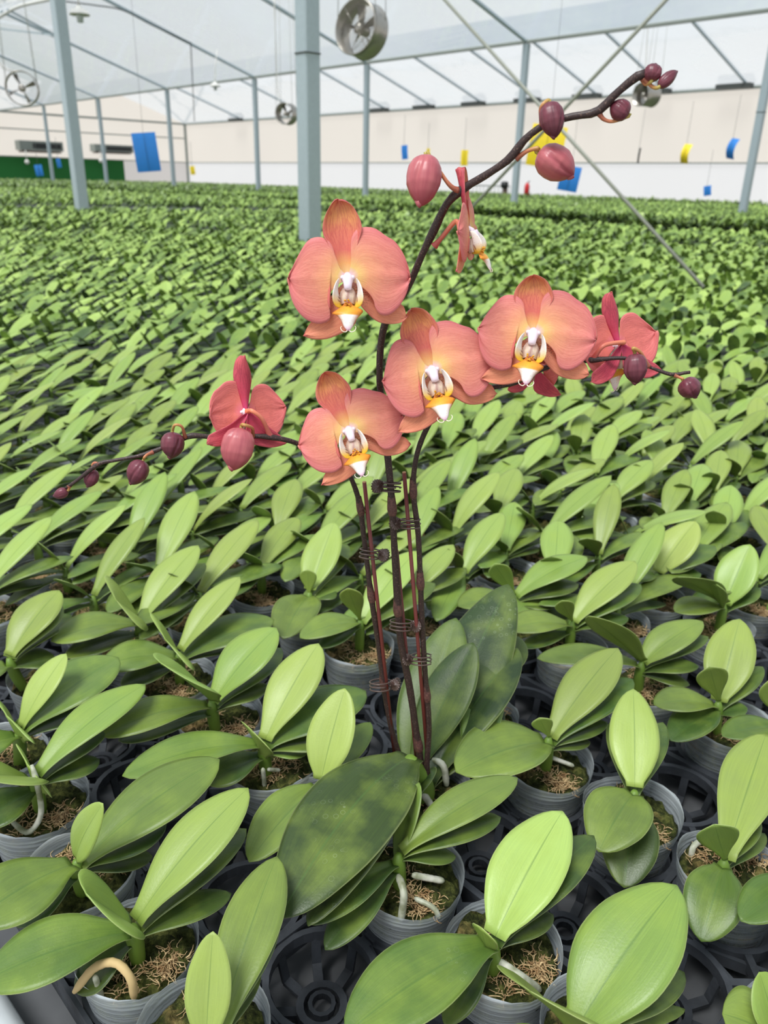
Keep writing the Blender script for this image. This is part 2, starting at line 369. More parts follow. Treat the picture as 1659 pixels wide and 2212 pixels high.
WP = dict(long=[(0, .32), (.06, .33), (.18, .50), (.36, .82), (.55, 1), (.72, .94), (.86, .69), (.945, .40), (.985, .17), (1, .02)],
          round=[(0, .32), (.06, .37), (.18, .66), (.36, .94), (.52, 1), (.68, .92), (.83, .68), (.93, .42), (.98, .18), (1, .02)],
          fan=[(0, .16), (.1, .2), (.3, .45), (.55, .85), (.75, 1), (.88, .85), (.95, .5), (1, .05)])
_WC = {}
def wprof(prof, t):
    if prof not in _WC:
        q = spline([(a, b_, 0) for a, b_ in WP[prof]], 160); _WC[prof] = (np.maximum.accumulate(q[:, 0]), q[:, 1])
    return np.interp(t, *_WC[prof])
def leafgrid(base, tip, width, arch, fold=.29, roll=0.0, prof='long', nu=18, nv=9, side=0.0, wave=0.0, upv=None):
    base = np.asarray(base, float); tip = np.asarray(tip, float); d = tip - base; L = np.linalg.norm(d)
    if upv is None:
        upv = np.array([0, 0, 1.])
    lat = np.cross(d, upv); nl = np.linalg.norm(lat); lat = lat / nl if nl > 1e-3 * L else RT
    nrm = np.cross(lat, d / L)
    c1 = base + d * .45 + nrm * arch * L * 2 + lat * side * L
    t = (1 - (1 - np.linspace(0, 1, nu)) ** 1.12)[:, None]
    P = (1 - t) ** 2 * base + 2 * t * (1 - t) * c1 + t ** 2 * tip
    T = np.gradient(P, axis=0); T /= np.linalg.norm(T, axis=1)[:, None]
    W_ = wprof(prof, t[:, 0]) * width / 2
    # rounded outline instead of a polyline one
    G = np.zeros((nu, nv, 3)); s = np.linspace(-1, 1, nv)
    for i in range(nu):
        Nn = np.cross(lat, T[i]); Nn /= np.linalg.norm(Nn)
        X = math.cos(roll) * lat + math.sin(roll) * Nn; Y = np.cross(X, T[i])
        tt = t[i, 0]; fo = fold * (1.6 - tt * 1.1)
        for j, x in enumerate(s):
            h = W_[i] * (fo * abs(x) - .14 * abs(x) ** 3) + wave * W_[i] * math.sin(tt * 9 + x * 2)
            G[i, j] = P[i] + X * W_[i] * x + Y * h
    return G
def leafmesh(name, G, age, thick=.0016):
    v, f, uv, m = sheet(G, thick, G.shape[0], G.shape[1], flip=True)
    return mesh(name, v, f, M['leaf'], uv, age=age)

# ------------------------------------------------------------------ the greenhouse
AZ = math.radians(-42.7)
UG = np.array([math.sin(AZ), math.cos(AZ), 0]); VG = np.array([math.cos(AZ), -math.sin(AZ), 0]); ZG = np.array([0, 0, 1.])
def G3(u, v, z): return UG * u + VG * v + ZG * z
GZ = EYE + 2.95; V1, V2, V3, V0 = 4.8, 15.95, 27.1, -6.35; UE, US = 48.3, -16.0; SL = .316
RZ = GZ + SL * (V2 - V1) / 2
def quad(name, pts, mat, kind='structure', nu=2, nv=2, thick=.004):
    p = [np.asarray(q, float) for q in pts]
    s = np.linspace(0, 1, nu)[:, None, None]; t = np.linspace(0, 1, nv)[None, :, None]
    G = p[0] * (1 - s) * (1 - t) + p[1] * s * (1 - t) + p[2] * s * t + p[3] * (1 - s) * t
    o = link(name, mesh(name, *(lambda v, f, uv: (v, f))(G.reshape(-1, 3), [(i * nv + j, (i + 1) * nv + j, (i + 1) * nv + j + 1, i * nv + j + 1) for i in range(nu - 1) for j in range(nv - 1)], None), mat, smooth=False))
    if kind: o['kind'] = kind
    return o
quad('floor', [G3(US, V0, 0), G3(UE, V0, 0), G3(UE, V3, 0), G3(US, V3, 0)], M['floor'])
for a, b_ in ((V0, V1), (V1, V2), (V2, V3)):
    m_ = (a + b_) / 2
    quad('ceiling', [G3(US, a, GZ), G3(UE, a, GZ), G3(UE, m_, RZ), G3(US, m_, RZ)], M['film'])
    quad('ceiling', [G3(US, m_, RZ), G3(UE, m_, RZ), G3(UE, b_, GZ), G3(US, b_, GZ)], M['film'])
ZJ = 2.22
quad('wall_back', [G3(US, V3, ZJ), G3(UE, V3, ZJ), G3(UE, V3, GZ), G3(US, V3, GZ)], M['wall_cream'])
quad('wall_back_lower', [G3(US, V3, 0), G3(UE, V3, 0), G3(UE, V3, ZJ), G3(US, V3, ZJ)], M['wall_white'])
vgr = 0
pg = at_plane(270, 380, G3(UE, 0, 0), UG); vgr = float(pg @ VG)
quad('wall_left', [G3(UE, V0, ZJ), G3(UE, V3, ZJ), G3(UE, V3, GZ), G3(UE, V0, GZ)], M['wall_cream'])
quad('wall_left_lower', [G3(UE, V0, 0), G3(UE, vgr, 0), G3(UE, vgr, ZJ), G3(UE, V0, ZJ)], M['wall_green'])
quad('wall_left_lower', [G3(UE, vgr, 0), G3(UE, V3, 0), G3(UE, V3, ZJ), G3(UE, vgr, ZJ)], M['wall_grey'])
for a, b_ in ((V1, V2), (V2, V3)):
    m_ = (a + b_) / 2
    mb = MB(); mb.add([G3(UE, a, GZ), G3(UE, b_, GZ), G3(UE, m_, RZ)], [(0, 1, 2)])
    mb.build('wall_left_gable', M['wall_cream'], smooth=False)['kind'] = 'structure'
# rails on the walls
def trim(pts, wd, mat='gutter'):
    mb = MB(); mb.beam(pts[0], pts[1], wd, wd); mb.build('trim', M[mat], smooth=False)['kind'] = 'structure'
trim((G3(US, V3 - .06, GZ), G3(UE, V3 - .06, GZ)), .09)
trim((G3(US, V3 - .05, ZJ), G3(UE, V3 - .05, ZJ)), .045)
trim((G3(UE - .06, V1, GZ), G3(UE - .06, V3, GZ)), .1)
trim((G3(UE - .06, V1, GZ - .8), G3(UE - .06, V3, GZ - .8)), .06)
trim((G3(UE - .05, V1, ZJ), G3(UE - .05, V3, ZJ)), .05)
trim((G3(UE - .06, V3 - .06, 0), G3(UE - .06, V3 - .06, GZ)), .14)
trim((G3(UE - .06, (V1 + V2) / 2, GZ), G3(UE - .06, (V1 + V2) / 2, RZ)), .08)
trim((G3(UE - .06, (V3 + V2) / 2, GZ), G3(UE - .06, (V3 + V2) / 2, RZ)), .08)

def column(p, sz, top, label, group=None, strap=None):
    t = empty('steel_column', (p[0], p[1], 0), label, 'column', group)
    mb = MB(); b = sz / 2; ch = sz * .07
    ring = [(-b + ch, -b), (b - ch, -b), (b, -b + ch), (b, b - ch), (b - ch, b), (-b + ch, b), (-b, b - ch), (-b, -b + ch)]
    v = []
    for z in (0, top):
        for x, y in ring: v.append(UG * x + VG * y + ZG * z)
    mb.add(v, [(i, (i + 1) % 8, 8 + (i + 1) % 8, 8 + i) for i in range(8)] + [tuple(range(7, -1, -1)), tuple(range(8, 16))])
    mb.build('post', M['steel'], t, smooth=False)
    mb = MB(); mb.box((0, 0, .01), sz * 1.8, sz * 1.8, .02, (UG, VG, ZG)); mb.build('base_plate', M['steel'], t, smooth=False)
    if strap:
        mb = MB()
        q = [UG * x * 1.06 + VG * y * 1.06 + ZG * strap for x, y in ring]; mb.tube(q + [q[0]], .006, 6)
        mb.tube([UG * -b + VG * -b + ZG * strap, UG * -b * 1.7 + VG * -b * 1.6 + ZG * (strap - .01)], .006, 6)
        mb.build('strap', M['dark'], t)
    return t
mc = atz(670, 515, .93); lc = atz(178, 457, .93)
zs = at_plane(668, 116, mc, np.array([0, 1., 0]))[2]
column(mc, .155, GZ, 'thick grey square steel column standing among the plants behind the topmost flowers', strap=zs)
column(lc, .155, GZ, 'thick grey square steel column standing near the green wall side, tilted in view')
cols2 = [41.6, 35.55, 29.6, 23.85, 18.4, 12.95, 7.35]
lbl2 = ['slim grey column in front of the first fan coil unit', 'slim grey column in front of the second fan coil unit', 'slim grey column beside the large blue sticky card',
        'slim grey column under the roof gutter between blue card and small dark fan', 'slim grey column under the gutter just below the big drum fan', 'slim grey column behind the arching flower spike and big yellow card',
        'slim grey column by the wall beyond the end of the budding spike, with a joint band']
for k, (u_, lb) in enumerate(zip(cols2, lbl2)):
    column(G3(u_, V2, 0), .13, GZ - .05, lb, strap=2.75 if k == 6 else None)
# gutters and rafters
t = MB(); t.beam(G3(US, V2, GZ), G3(UE, V2, GZ), .10, .07); tag(t.build('roof_gutter', M['gutter'], smooth=False), 'long thin roof gutter beam on top of the slim columns', 'beam')
t = MB(); t.beam(G3(US, V1, GZ + .05), G3(UE, V1, GZ + .05), .14, .1); tag(t.build('roof_gutter', M['gutter'], smooth=False), 'roof gutter beam above the two thick columns', 'beam')
for u_ in [1.6, 4.5, 7.35, 12.95, 18.4, 23.85, 29.6, 35.55, 41.6]:
    t = MB(); t.beam(G3(u_, (V1 + V2) / 2, RZ - .06), G3(u_, V2, GZ + .0), .07, .07)
    tag(t.build('rafter', M['steel'], smooth=False), 'slanting steel rafter under the roof film running down to the gutter', 'rafter', 'rafters of the near roof slope')
for u_ in [4.5, 7.35, 10.1, 12.95, 15.7, 18.4, 21.1, 23.85, 26.7, 29.6, 35.55, 41.6]:
    o_ = G3(u_, V3 - .1, GZ); t = MB(); t.beam(G3(u_, (V3 + V2) / 2, RZ - .05) - o_, o_ * 0, .06, .06)
    o = t.build('rafter', M['steel'], smooth=False, loc=o_); t = MB(); t.box(UG * .35 - VG * .3 + ZG * .02, 1.1, .3, .14, (UG, VG, ZG)); t.build('bracket', M['dark'], o, smooth=False)
    tag(o, 'slanting steel rafter seen below the gutter, ending at the far wall', 'rafter', 'rafters of the far roof slope')
# brace rods between the thick columns
n_ = VG; p_ = mc
def rod(a, b_, label, rad=.012):
    A = at_plane(*a, p_, n_); B = at_plane(*b_, p_, n_); t = MB(); d = B - A
    t.tube([A - d * .0, A + d * .5, B], rad, 8); return tag(t.build('brace_rod', M['wire']), label, 'rod')
rod((1600, 710), (880, -90), 'straight thin brace rod slanting down into the leaves beyond the pink buds')
rod((850, 630), (1560, -130), 'thin brace rod passing close behind the dark flower spike up to the roof')

# ---- fans
def fan(px, py, D, R_, depth, yaw, label, grille=True, pitch=0.0, bl=5):
    d = ray(px, py); hd = math.hypot(d[0], d[1]); P = CAM + d * D / hd
    t = empty('circulation_fan', P, label, 'fan', None)
    a = math.atan2(d[0], d[1]) + yaw
    Z = -np.array([math.sin(a) * math.cos(pitch), math.cos(a) * math.cos(pitch), math.sin(pitch)]); X = np.cross([0, 0, 1.], Z); X /= np.linalg.norm(X); Y = np.cross(Z, X); A = (X, Y, Z)
    mb = MB(); h = depth / 2
    mb.lathe([(R_ * .97, -h), (R_, -h), (R_ * 1.03, -h + .01), (R_, -h + .02), (R_, h - .02), (R_ * 1.03, h - .01), (R_, h), (R_ * .97, h), (R_ * .97, -h)], 40, ax=A); mb.build('drum', M['fan_steel'], t)
    mb = MB()
    for k in range(bl):
        th = 2 * math.pi * k / bl + .4; r0, r1 = R_ * .2, R_ * .9; q = []
        for rr, wdt in ((r0, .12), (R_ * .55, .26), (r1, .34)):
            for s in (-1, 1):
                an = th + s * wdt * .9 * R_ / (rr + .25 * R_) * .55
                q.append(X * math.cos(an) * rr + Y * math.sin(an) * rr + Z * s * .035)
        mb.add(q, [(0, 1, 3, 2), (2, 3, 5, 4)]); mb.add([p + Z * .004 for p in q], [(0, 2, 3, 1), (2, 4, 5, 3)])
    mb.build('blade', M['fan_steel'], t)
    mb = MB(); mb.lathe([(0, -h * .8), (R_ * .2, -h * .8), (R_ * .22, h * .5), (R_ * .12, h * .7), (0, h * .7)], 20, ax=A); mb.build('motor', M['fan_steel'], t)
    if grille:
        mb = MB()
        for sgn in (1, -1):
            for k in range(3, 14 if R_ > .2 else 8):
                rr = R_ * k / (14. if R_ > .2 else 8.)
                mb.tube([X * math.cos(x) * rr + Y * math.sin(x) * rr + Z * sgn * h for x in np.linspace(0, 2 * math.pi, 33)], .0022, 4, cap=False)
            for k in range(4):
                x = k * math.pi / 2 + .7; mb.tube([X * math.cos(x) * R_ * .1 + Y * math.sin(x) * R_ * .1 + Z * sgn * h, X * math.cos(x) * R_ + Y * math.sin(x) * R_ + Z * sgn * h], .004, 4)
        mb.build('grille', M['fan_steel'], t)
    mb = MB()
    vv = float(P @ VG); zr = (GZ + SL * (V2 - vv) if vv > (V1 + V2) / 2 else GZ + SL * (vv - V1)) if vv < V2 else (GZ + SL * min(vv - V2, V3 - vv))
    for sx in (-1, 1):
        for sz in (-1, 1):
            p0 = X * sx * R_ * .95 + Z * sz * h * .8; mb.tube([p0, p0 * .8 + ZG * (zr - P[2])], .004, 4)
    mb.build('hanging_wire', M['wire'], t)
    mb = MB(); mb.tube(spline([X * -R_ * .3 + Y * R_ - Z * h * .5, X * -R_ * .8 + Y * R_ * 1.1 - Z * h, X * -R_ * 1.3 + Y * R_ * 1.9 - Z * h, X * -R_ * 1.1 + ZG * (zr - P[2])], 16), .012, 6); mb.build('power_cable', M['white'], t)
    return t
M['fan_steel'] = flat('fan_steel', (178, 172, 164), .28, metal=.75)
fan(781, 64, 10.5, .285, .26, .66, 'big steel drum fan with round wire grille hanging beside the thick column', pitch=-.12)
fan(48, 191, 17.0, .27, .14, .15, 'round four bladed fan hanging beyond the tilted thick column', grille=False, bl=4)
fan(619, 246, 22, .24, .3, .5, 'small dark fan hanging near the far wall just beside the thick column', grille=False, bl=4)
fan(1397, 205, 21, .24, .42, .75, 'small green sided fan hanging beyond the topmost buds', grille=False, bl=4)

# ---- lamps
def lamp(px, py, D, R_, label):
    d = ray(px, py); P = CAM + d * D / math.hypot(d[0], d[1]); t = empty('pendant_lamp', P, label, 'lamp')
    mb = MB(); mb.lathe([(R_ * .25, R_ * .75), (R_ * .3, R_ * .6), (R_ * .85, R_ * .12), (R_, 0), (R_ * .97, -.01), (R_ * .8, .05), (R_ * .28, R_ * .5)], 28); mb.build('lamp_shade', M['white'], t)
    mb = MB(); mb.lathe([(0, -R_ * .75), (R_ * .3, -R_ * .7), (R_ * .36, -R_ * .1), (R_ * .25, R_ * .4)], 20); mb.build('bulb', M['frosted'], t)
    mb = MB(); mb.tube([(0, 0, R_ * .7), (0, 0, R_ * 1.3), (.02, 0, R_ * 3), (.1, 0, R_ * 6)], .012, 6); mb.build('cord', M['white'], t)
M['frosted'] = flat('frosted_glass', (206, 214, 214), .3)
lamp(172, 31, 13.5, .14, 'white shaded pendant lamp hanging high beside the tilted thick column')
lamp(465, 186, 24, .14, 'small pendant lamp hanging far off between two slim columns')

# ---- fan coil units on the end wall
def coil(px0, px1, pyt, pyb, label):
    pl = G3(UE - .5, 0, 0); a = at_plane(px0, (pyt + pyb) / 2, pl, UG); b_ = at_plane(px1, (pyt + pyb) / 2, pl, UG)
    tt = at_plane(px0, pyt, pl, UG)[2]; bb = at_plane(px0, pyb, pl, UG)[2]; h = tt - bb
    c = (a + b_) / 2; Ln = np.linalg.norm((b_ - a)[:2]); X = (b_ - a); X[2] = 0; X /= np.linalg.norm(X); Yv = -UG
    t = empty('fan_coil_unit', c, label, 'air conditioner')
    mb = MB(); mb.box((0, 0, 0), Ln, .7, h, (X, Yv, ZG)); mb.box(X * -Ln * .38 + Yv * .36, Ln * .16, .05, h * .8, (X, Yv, ZG)); mb.build('housing', M['gutter'], t, smooth=False)
    mb = MB(); mb.box(X * Ln * .12 + Yv * .36, Ln * .66, .03, h * .55, (X, Yv, ZG)); mb.build('air_outlet', M['black'], t, smooth=False)
    mb = MB(); mb.box(ZG * -h * .62, Ln * .9, .6, h * .16, (X, Yv, ZG)); mb.build('mounting_shelf', M['bark'], t, smooth=False)
    mb = MB(); mb.tube([X * -Ln * .4 + Yv * .4 - ZG * h * .5, X * -Ln * .4 + Yv * .42 - ZG * h * 1.6], .02, 6); mb.lathe([(0, -.14), (.1, -.1), (.12, 0), (.08, .09), (0, .1)], 14, c=X * -Ln * .4 + Yv * .42 - ZG * h * 1.7); mb.build('drain_bulb', M['white'], t)
M['bark'] = flat('brown_bracket', (110, 84, 70), .7)
coil(38, 131, 305, 326, 'grey fan coil unit mounted high above the green sheet, farther from the corner')
coil(200, 282, 313, 329, 'grey fan coil unit above the end of the green sheet, close to the blue card')

# ---- sticky cards
def card(px, py, D, wpx, hpx, mat, label, yaw=0.0, roll=0.0, bend=.06, wire=.5):
    d = ray(px, py); P = CAM + d * D / math.hypot(d[0], d[1]); _, dz = proj(P); W_ = wpx * dz / F; H_ = hpx * dz / F
    a = math.atan2(d[0], d[1]) + yaw; X0 = np.array([math.cos(a), -math.sin(a), 0]); N0 = np.array([math.sin(a), math.cos(a), 0]); W_ = W_ / max(math.cos(yaw), .12)
    X = X0 * math.cos(roll) + ZG * math.sin(roll); Y = ZG * math.cos(roll) - X0 * math.sin(roll)
    t = empty('sticky_trap_card', P, label, 'insect trap')
    G = np.array([[X * x * W_ / 2 + Y * y * H_ / 2 + N0 * bend * W_ * (y * y) for x in np.linspace(-1, 1, 7)] for y in np.linspace(-1, 1, 9)])
    v, f, uv, m = sheet(G, .002, 9, 7); link('sheet', mesh('sheet', v, f, M[mat], uv, smooth=False), t)
    mb = MB(); mb.tube([Y * H_ * -.5 - N0 * .01, Y * H_ * .5 - N0 * .01, Y * H_ * .5 + ZG * wire], .0014 * D / 8, 5); mb.build('hanging_wire', M['dark'], t)
card(316, 329, 8.2, 50, 77, 'card_blue', 'large bright blue sticky card hanging in front of the pale end wall', 0, .09, wire=2.2)
card(1180, 316, 6.6, 74, 82, 'card_yellow', 'large yellow sticky card half hidden by the pink buds', .1, -.12, wire=2)
card(1230, 386, 9.0, 42, 50, 'card_blue', 'blue sticky card just behind the widest pink bud', 0, -.14)
card(874, 329, 16, 13, 28, 'card_blue', 'small blue sticky card between the thick column and the first big bud', .5, .1)
card(925, 328, 19, 7, 14, 'card_yellow', 'tiny yellow sticky card above the biggest rose bud', .5, 0)
card(1003, 341, 15, 15, 31, 'card_yellow', 'small yellow sticky card beside the upright petal near the spike bend', .3, 0)
card(1380, 336, 13, 4, 30, 'black', 'thin dark card seen edge on against the white wall', 1.2, -.08)
card(1479, 332, 12, 16, 38, 'card_yellow', 'narrow curved yellow sticky card on the wall side, free of the flowers', .5, -.12, .5)
card(1578, 321, 12, 16, 40, 'card_blue', 'narrow curved blue sticky card near the column with joint band', .6, -.16, .5)
card(1528, 412, 14, 15, 20, 'card_blue', 'small light blue card low over the far leaves', .3, .18)
card(84, 368, 21, 15, 22, 'card_blue', 'small blue card in front of the green sheet', .2, .1)
card(127, 352, 24, 8, 18, 'card_blue', 'tiny blue card stuck by the slim column before the green sheet', .3, .1)
card(416, 368, 20, 10, 17, 'card_yellow', 'small yellow card near the room corner', .3, .1)

# ---- small gear by the far wall
t = empty('safety_railing', at_plane(1060, 416, G3(0, V3 - 1.5, 0), VG), 'low grey railing far off by the white wall behind the spike', 'railing')
mb = MB(); L_ = at_plane(1110, 404, G3(0, V3 - 1.5, 0), VG) - at_plane(1030, 404, G3(0, V3 - 1.5, 0), VG); L_[2] = 0
mb.tube([-L_ * .5 + ZG * .25, L_ * .5 + ZG * .25], .025, 6)
for k in range(11): mb.tube([-L_ * .5 + L_ * k / 10 + ZG * .25, -L_ * .5 + L_ * k / 10 - ZG * .6], .012, 5)
mb.build('rail', M['gutter'], t)
P = at_plane(1090, 400, G3(0, V3 - 2, 0), VG); t = empty('pump_motor', P, 'small dark motor on a tan pipe stand by the far wall', 'motor')
mb = MB(); mb.lathe([(0, -.12), (.13, -.1), (.15, 0), (.13, .12), (0, .14)], 14); mb.build('housing', M['black'], t)
mb = MB(); mb.tube([(0, 0, -.1), (0, 0, -.8)], .06, 8); mb.tube([(.1, 0, -.1), (.1, 0, -.8)], .03, 8); mb.build('pipe', M['bark'], t)
P = at_plane(1138, 410, G3(0, V3 - 2, 0), VG); t = empty('fire_extinguisher', P, 'bright red extinguisher standing by the far white wall', 'fire extinguisher')
mb = MB(); mb.lathe([(0, -.3), (.09, -.3), (.1, .1), (.07, .2), (.03, .24), (0, .25)], 16); mb.build('cylinder', M['red'], t)
mb = MB(); mb.tube([(0, 0, .24), (.08, 0, .3)], .02, 6); mb.build('valve', M['black'], t)

# curtain roll and tie bar high on the near roof
_rn = ZG + SL * VG
def pr(px, py, dv=0): return at_plane(px, py, G3(0, V2, GZ - .12), _rn)
mb = MB(); mb.tube(spline([pr(-40, 62, 12), pr(0, 36, 12), pr(40, 14, 12), pr(100, 0, 12), pr(160, -14, 12)], 20), .05, 8); tag(mb.build('rolled_curtain', M['white']), 'white rolled shade curtain high in the corner of the roof', 'curtain')
mb = MB(); mb.beam(pr(0, 62, 12), pr(120, 76, 12), .05, .05); mb.beam(pr(15, 20, 12), pr(120, 76, 12), .05, .05); tag(mb.build('tie_bar', M['steel'], smooth=False), 'two joined grey tie bars meeting the tilted thick column', 'bar')
mb = MB(); mb.tube(spline([pr(140, 3, 11), pr(210, 12, 11), pr(265, 22, 11), pr(330, 55, 12), pr(412, 93, 13.5)], 24), .02, 6); tag(mb.build('power_cable', M['dark']), 'dark cable strung along the roof from the pendant lamp', 'cable')
mb = MB(); A = pr(412, 93, 13.5); B = pr(420, 262, 13.5); mb.tube([A, B], .015, 6); tag(mb.build('hanging_cable', M['dark']), 'thin cable hanging straight down from the roof cable', 'cable')

# ------------------------------------------------------------------ bench and trays
ZB = .722; PU, PV, OA, OB = .111, .115, .439, .75
a45 = math.radians(-45); UL = np.array([math.sin(a45), math.cos(a45), 0]); VL = np.array([math.cos(a45), -math.sin(a45), 0])
def lat(i, j, z=0.0): return UL * PU * (i + OA) + VL * PV * (j + OB) + ZG * z
def latij(p): return p @ UL / PU - OA, p @ VL / PV - OB
e0 = atz(-30, 2100, ZB); e1 = atz(48, 2225, ZB); ed = (e1 - e0) / np.linalg.norm(e1 - e0); en = np.array([-ed[1], ed[0], 0])
if en[1] < 0: en = -en
mb = MB()
def poly_bench(name, pts, z0, z1, mat):
    mb = MB(); n = len(pts); mb.add([(*p[:2], z0) for p in pts] + [(*p[:2], z1) for p in pts], [tuple(range(n))[::-1], tuple(range(n, 2 * n))] + [(i, (i + 1) % n, n + (i + 1) % n, n + i) for i in range(n)])
    return mb.build(name, mat, smooth=False)
b0 = e0 - ed * 6; b1 = e0 + ed * 2.5
tb = poly_bench('growing_bench', [b1, b1 + en * 7.5, b0 + en * 7.5 , b0], ZB - .05, ZB - .012, M['bench']); tag(tb, 'dark flat growing bench carrying the trays under the orchid pots', 'bench')
for k in range(4):
    q = b0 + (b1 - b0) * (.1 + .27 * k) + en * .3
    mb = MB(); mb.tube([(q[0], q[1], 0), (q[0], q[1], ZB - .05)], .03, 8); mb.build('leg', M['steel'], tb)
mb = MB(); r0 = b0 - en * .02; r1 = b1 - en * .02
mb.tube([(*r0[:2], ZB + .012), (*((r0 + r1) / 2)[:2], ZB + .012), (*r1[:2], ZB + .012)], .022, 12); mb.build('edge_rail', M['bench_rail'], tb)

def tray_mesh(nu=2, nv=3):
    mb = MB(); zt = .042; k = 28
    for i in range(nu):
        for j in range(nv):
            c = UL * PU * (i - (nu - 1) / 2) + VL * PV * (j - (nv - 1) / 2)
            mb.lathe([(.0475, zt), (.0535, zt), (.0535, zt - .012), (.0475, zt - .012), (.0475, zt)], k, c=c)
            mb.lathe([(.017, .006), (.024, .006), (.024, -.004), (.017, -.004), (.017, .006)], 18, c=c)
            mb.lathe([(.009, .008), (.013, .008), (.013, 0), (.009, 0), (.009, .008)], 12, c=c)
            for q in range(8):
                a = q * math.pi / 4 + .2; d = np.array([math.cos(a), math.sin(a), 0]); s = np.array([-d[1], d[0], 0])
                p0 = c + d * .05 + ZG * (zt - .006); p1 = c + d * .043 + ZG * .004; p2 = c + d * .022
                mb.beam(p0, p1, .009, .003); mb.beam(p1, p2, .009, .004)
            for q in range(4):
                a = q * math.pi / 2 + math.pi / 4; d = UL * math.cos(a) + VL * math.sin(a); mb.beam(c + d * .053 + ZG * (zt - .006), c + d * .079 + ZG * (zt - .006), .007, .011)
                a = q * math.pi / 2; d = UL * math.cos(a) + VL * math.sin(a); mb.beam(c + d * .053 + ZG * (zt - .006), c + d * .056 + ZG * (zt - .006), .012, .01)
    hu, hv = PU * nu / 2, PV * nv / 2
    for s in (-1, 1):
        mb.beam(UL * hu * s * .99 - VL * hv + ZG * .03, UL * hu * s * .99 + VL * hv + ZG * .03, .004, .03)
        mb.beam(VL * hv * s * .99 - UL * hu + ZG * .03, VL * hv * s * .99 + UL * hu + ZG * .03, .004, .03)
    for i in range(nu):
        for j in range(nv - 1):
            c = UL * PU * (i - (nu - 1) / 2) + VL * PV * (j - (nv - 1) / 2 + .5)
            for s in (-1, 1): mb.beam(c - UL * PU * .5 - VL * .02 * s + ZG * (.031 + s * .0008), c + UL * PU * .5 + VL * .02 * s + ZG * (.031 + s * .0008), .004, .013)
    return mesh('tray', mb.v, mb.f, M['tray'], mb.uv, mb.m, smooth=False)
TM = tray_mesh()
cells = set()
def inview(p, mx=260, top=-200, bot=380):
    q, dz = proj(p); return dz > .1 and -mx < q[0] < 1659 + mx and top < q[1] < 2212 + bot
trays = []
J0 = int(round(latij(atz(290, 2068, .807))[1]))
for I in range(-6, 14):
    for J in range(0, 14):
        c = lat(2 * I + .5, J0 + 1 + 3 * J, ZB)
        off = (c - e0) @ en
        if J < 0 or not inview(c + ZG * .05, 340, 900, 500): continue
        trays.append((np.linalg.norm(c[:2]), c, I, J))
trays.sort(key=lambda x: x[0])
for d_, c, I, J in trays:
    o = link('seedling_tray', TM, None, c); tag(o, 'black plastic slotted tray with round pot cells under the orchids', 'tray', 'black trays holding the orchid pots')

# ------------------------------------------------------------------ potted plants
def potbody(H_=.086, rt=.0522, rb=.039, n=40, seed=0):
    r = random.Random(seed); mb = MB(); jag = [r.uniform(-1, 1) * .0012 + .0035 * math.sin(2 * math.pi * j / n * 2 + seed) for j in range(n)]
    zs = list(np.linspace(0, H_ - .018, 5)) + list(np.linspace(H_ - .016, H_, 9)); prof = [(0, 0), (rb * .9, 0), (rb, .004)]
    for z in zs[1:]: prof.append((rb + (rt - rb) * (z / H_) + (.0006 if (int(z * 1000) % 4 < 2) else 0), z))
    v = []; uv = []
    for i, (rr, z) in enumerate(prof):
        for j in range(n):
            a = 2 * math.pi * j / n; zz = z + (jag[j] * max(0, (z - .06) / .026)); q = rr * (1 + .015 * math.sin(2 * a + seed) * z / H_)
            v.append((q * math.cos(a), q * math.sin(a), zz)); uv.append((i / len(prof), j / n))
    f = [(i * n + j, i * n + (j + 1) % n, (i + 1) * n + (j + 1) % n, (i + 1) * n + j) for i in range(len(prof) - 1) for j in range(n)]
    return mesh('pot', v, f, M['pot'], uv)
def mossbody(seed=0, n=48, lump=.006, hz=.070):
    r = random.Random(seed); mb = MB(); prof = [(.0, .004), (.037, .004), (.041, .03), (.0475, hz - .004)]
    rings = [(.0485 * (1 - q / 13), hz + .004 * min(1, q / 3) + .004 * q / 13) for q in range(14)]
    P = prof + rings
    ph = [r.uniform(0, 6.28) for _ in range(6)]
    def mod(rr, z, a, i): return rr
    v = []
    for i, (rr, z) in enumerate(P):
        for j in range(n):
            a = 2 * math.pi * j / n; dz = 0
            if i >= 4: dz = lump * (math.sin(3 * a + ph[0] + rr * 60) * .5 + math.sin(7 * a + ph[1] + rr * 260) * .5 + r.uniform(-.75, .75)) * (rr / .045 * .6 + .4)
            v.append((rr * math.cos(a), rr * math.sin(a), z + dz))
    f = [(i * n + j, i * n + (j + 1) % n, (i + 1) * n + (j + 1) % n, (i + 1) * n + j) for i in range(len(P) - 1) for j in range(n)]
    return mesh('moss', v, f, M['moss'])
def fibremesh(seed, cnt=240, hz=.074):
    r = random.Random(seed); mb = MB(); cl = [(r.uniform(.01, .042), r.uniform(0, 6.28)) for _ in range(4)]
    for k in range(cnt):
        cr_, ca = r.choice(cl); x = cr_ * math.cos(ca) + r.gauss(0, .007); y = cr_ * math.sin(ca) + r.gauss(0, .007)
        if math.hypot(x, y) > .046: continue
        z = hz + r.uniform(0, .007); p = [(x, y, z)]; a = r.uniform(0, 6.28)
        for q in range(4):
            a += r.uniform(-1, 1); x += .003 * math.cos(a); y += .003 * math.sin(a); z += r.uniform(-.0015, .0022); p.append((x, y, z))
        mb.tube(p, [.0006, .0006, .0005, .0004, .0003], 3)
    return mesh('fibre', mb.v, mb.f, M['fibre'], mb.uv)
POTS = [potbody(seed=k) for k in range(4)]; MOSS = [mossbody(k) for k in range(4)]; FIB = [fibremesh(k + 5) for k in range(4)]
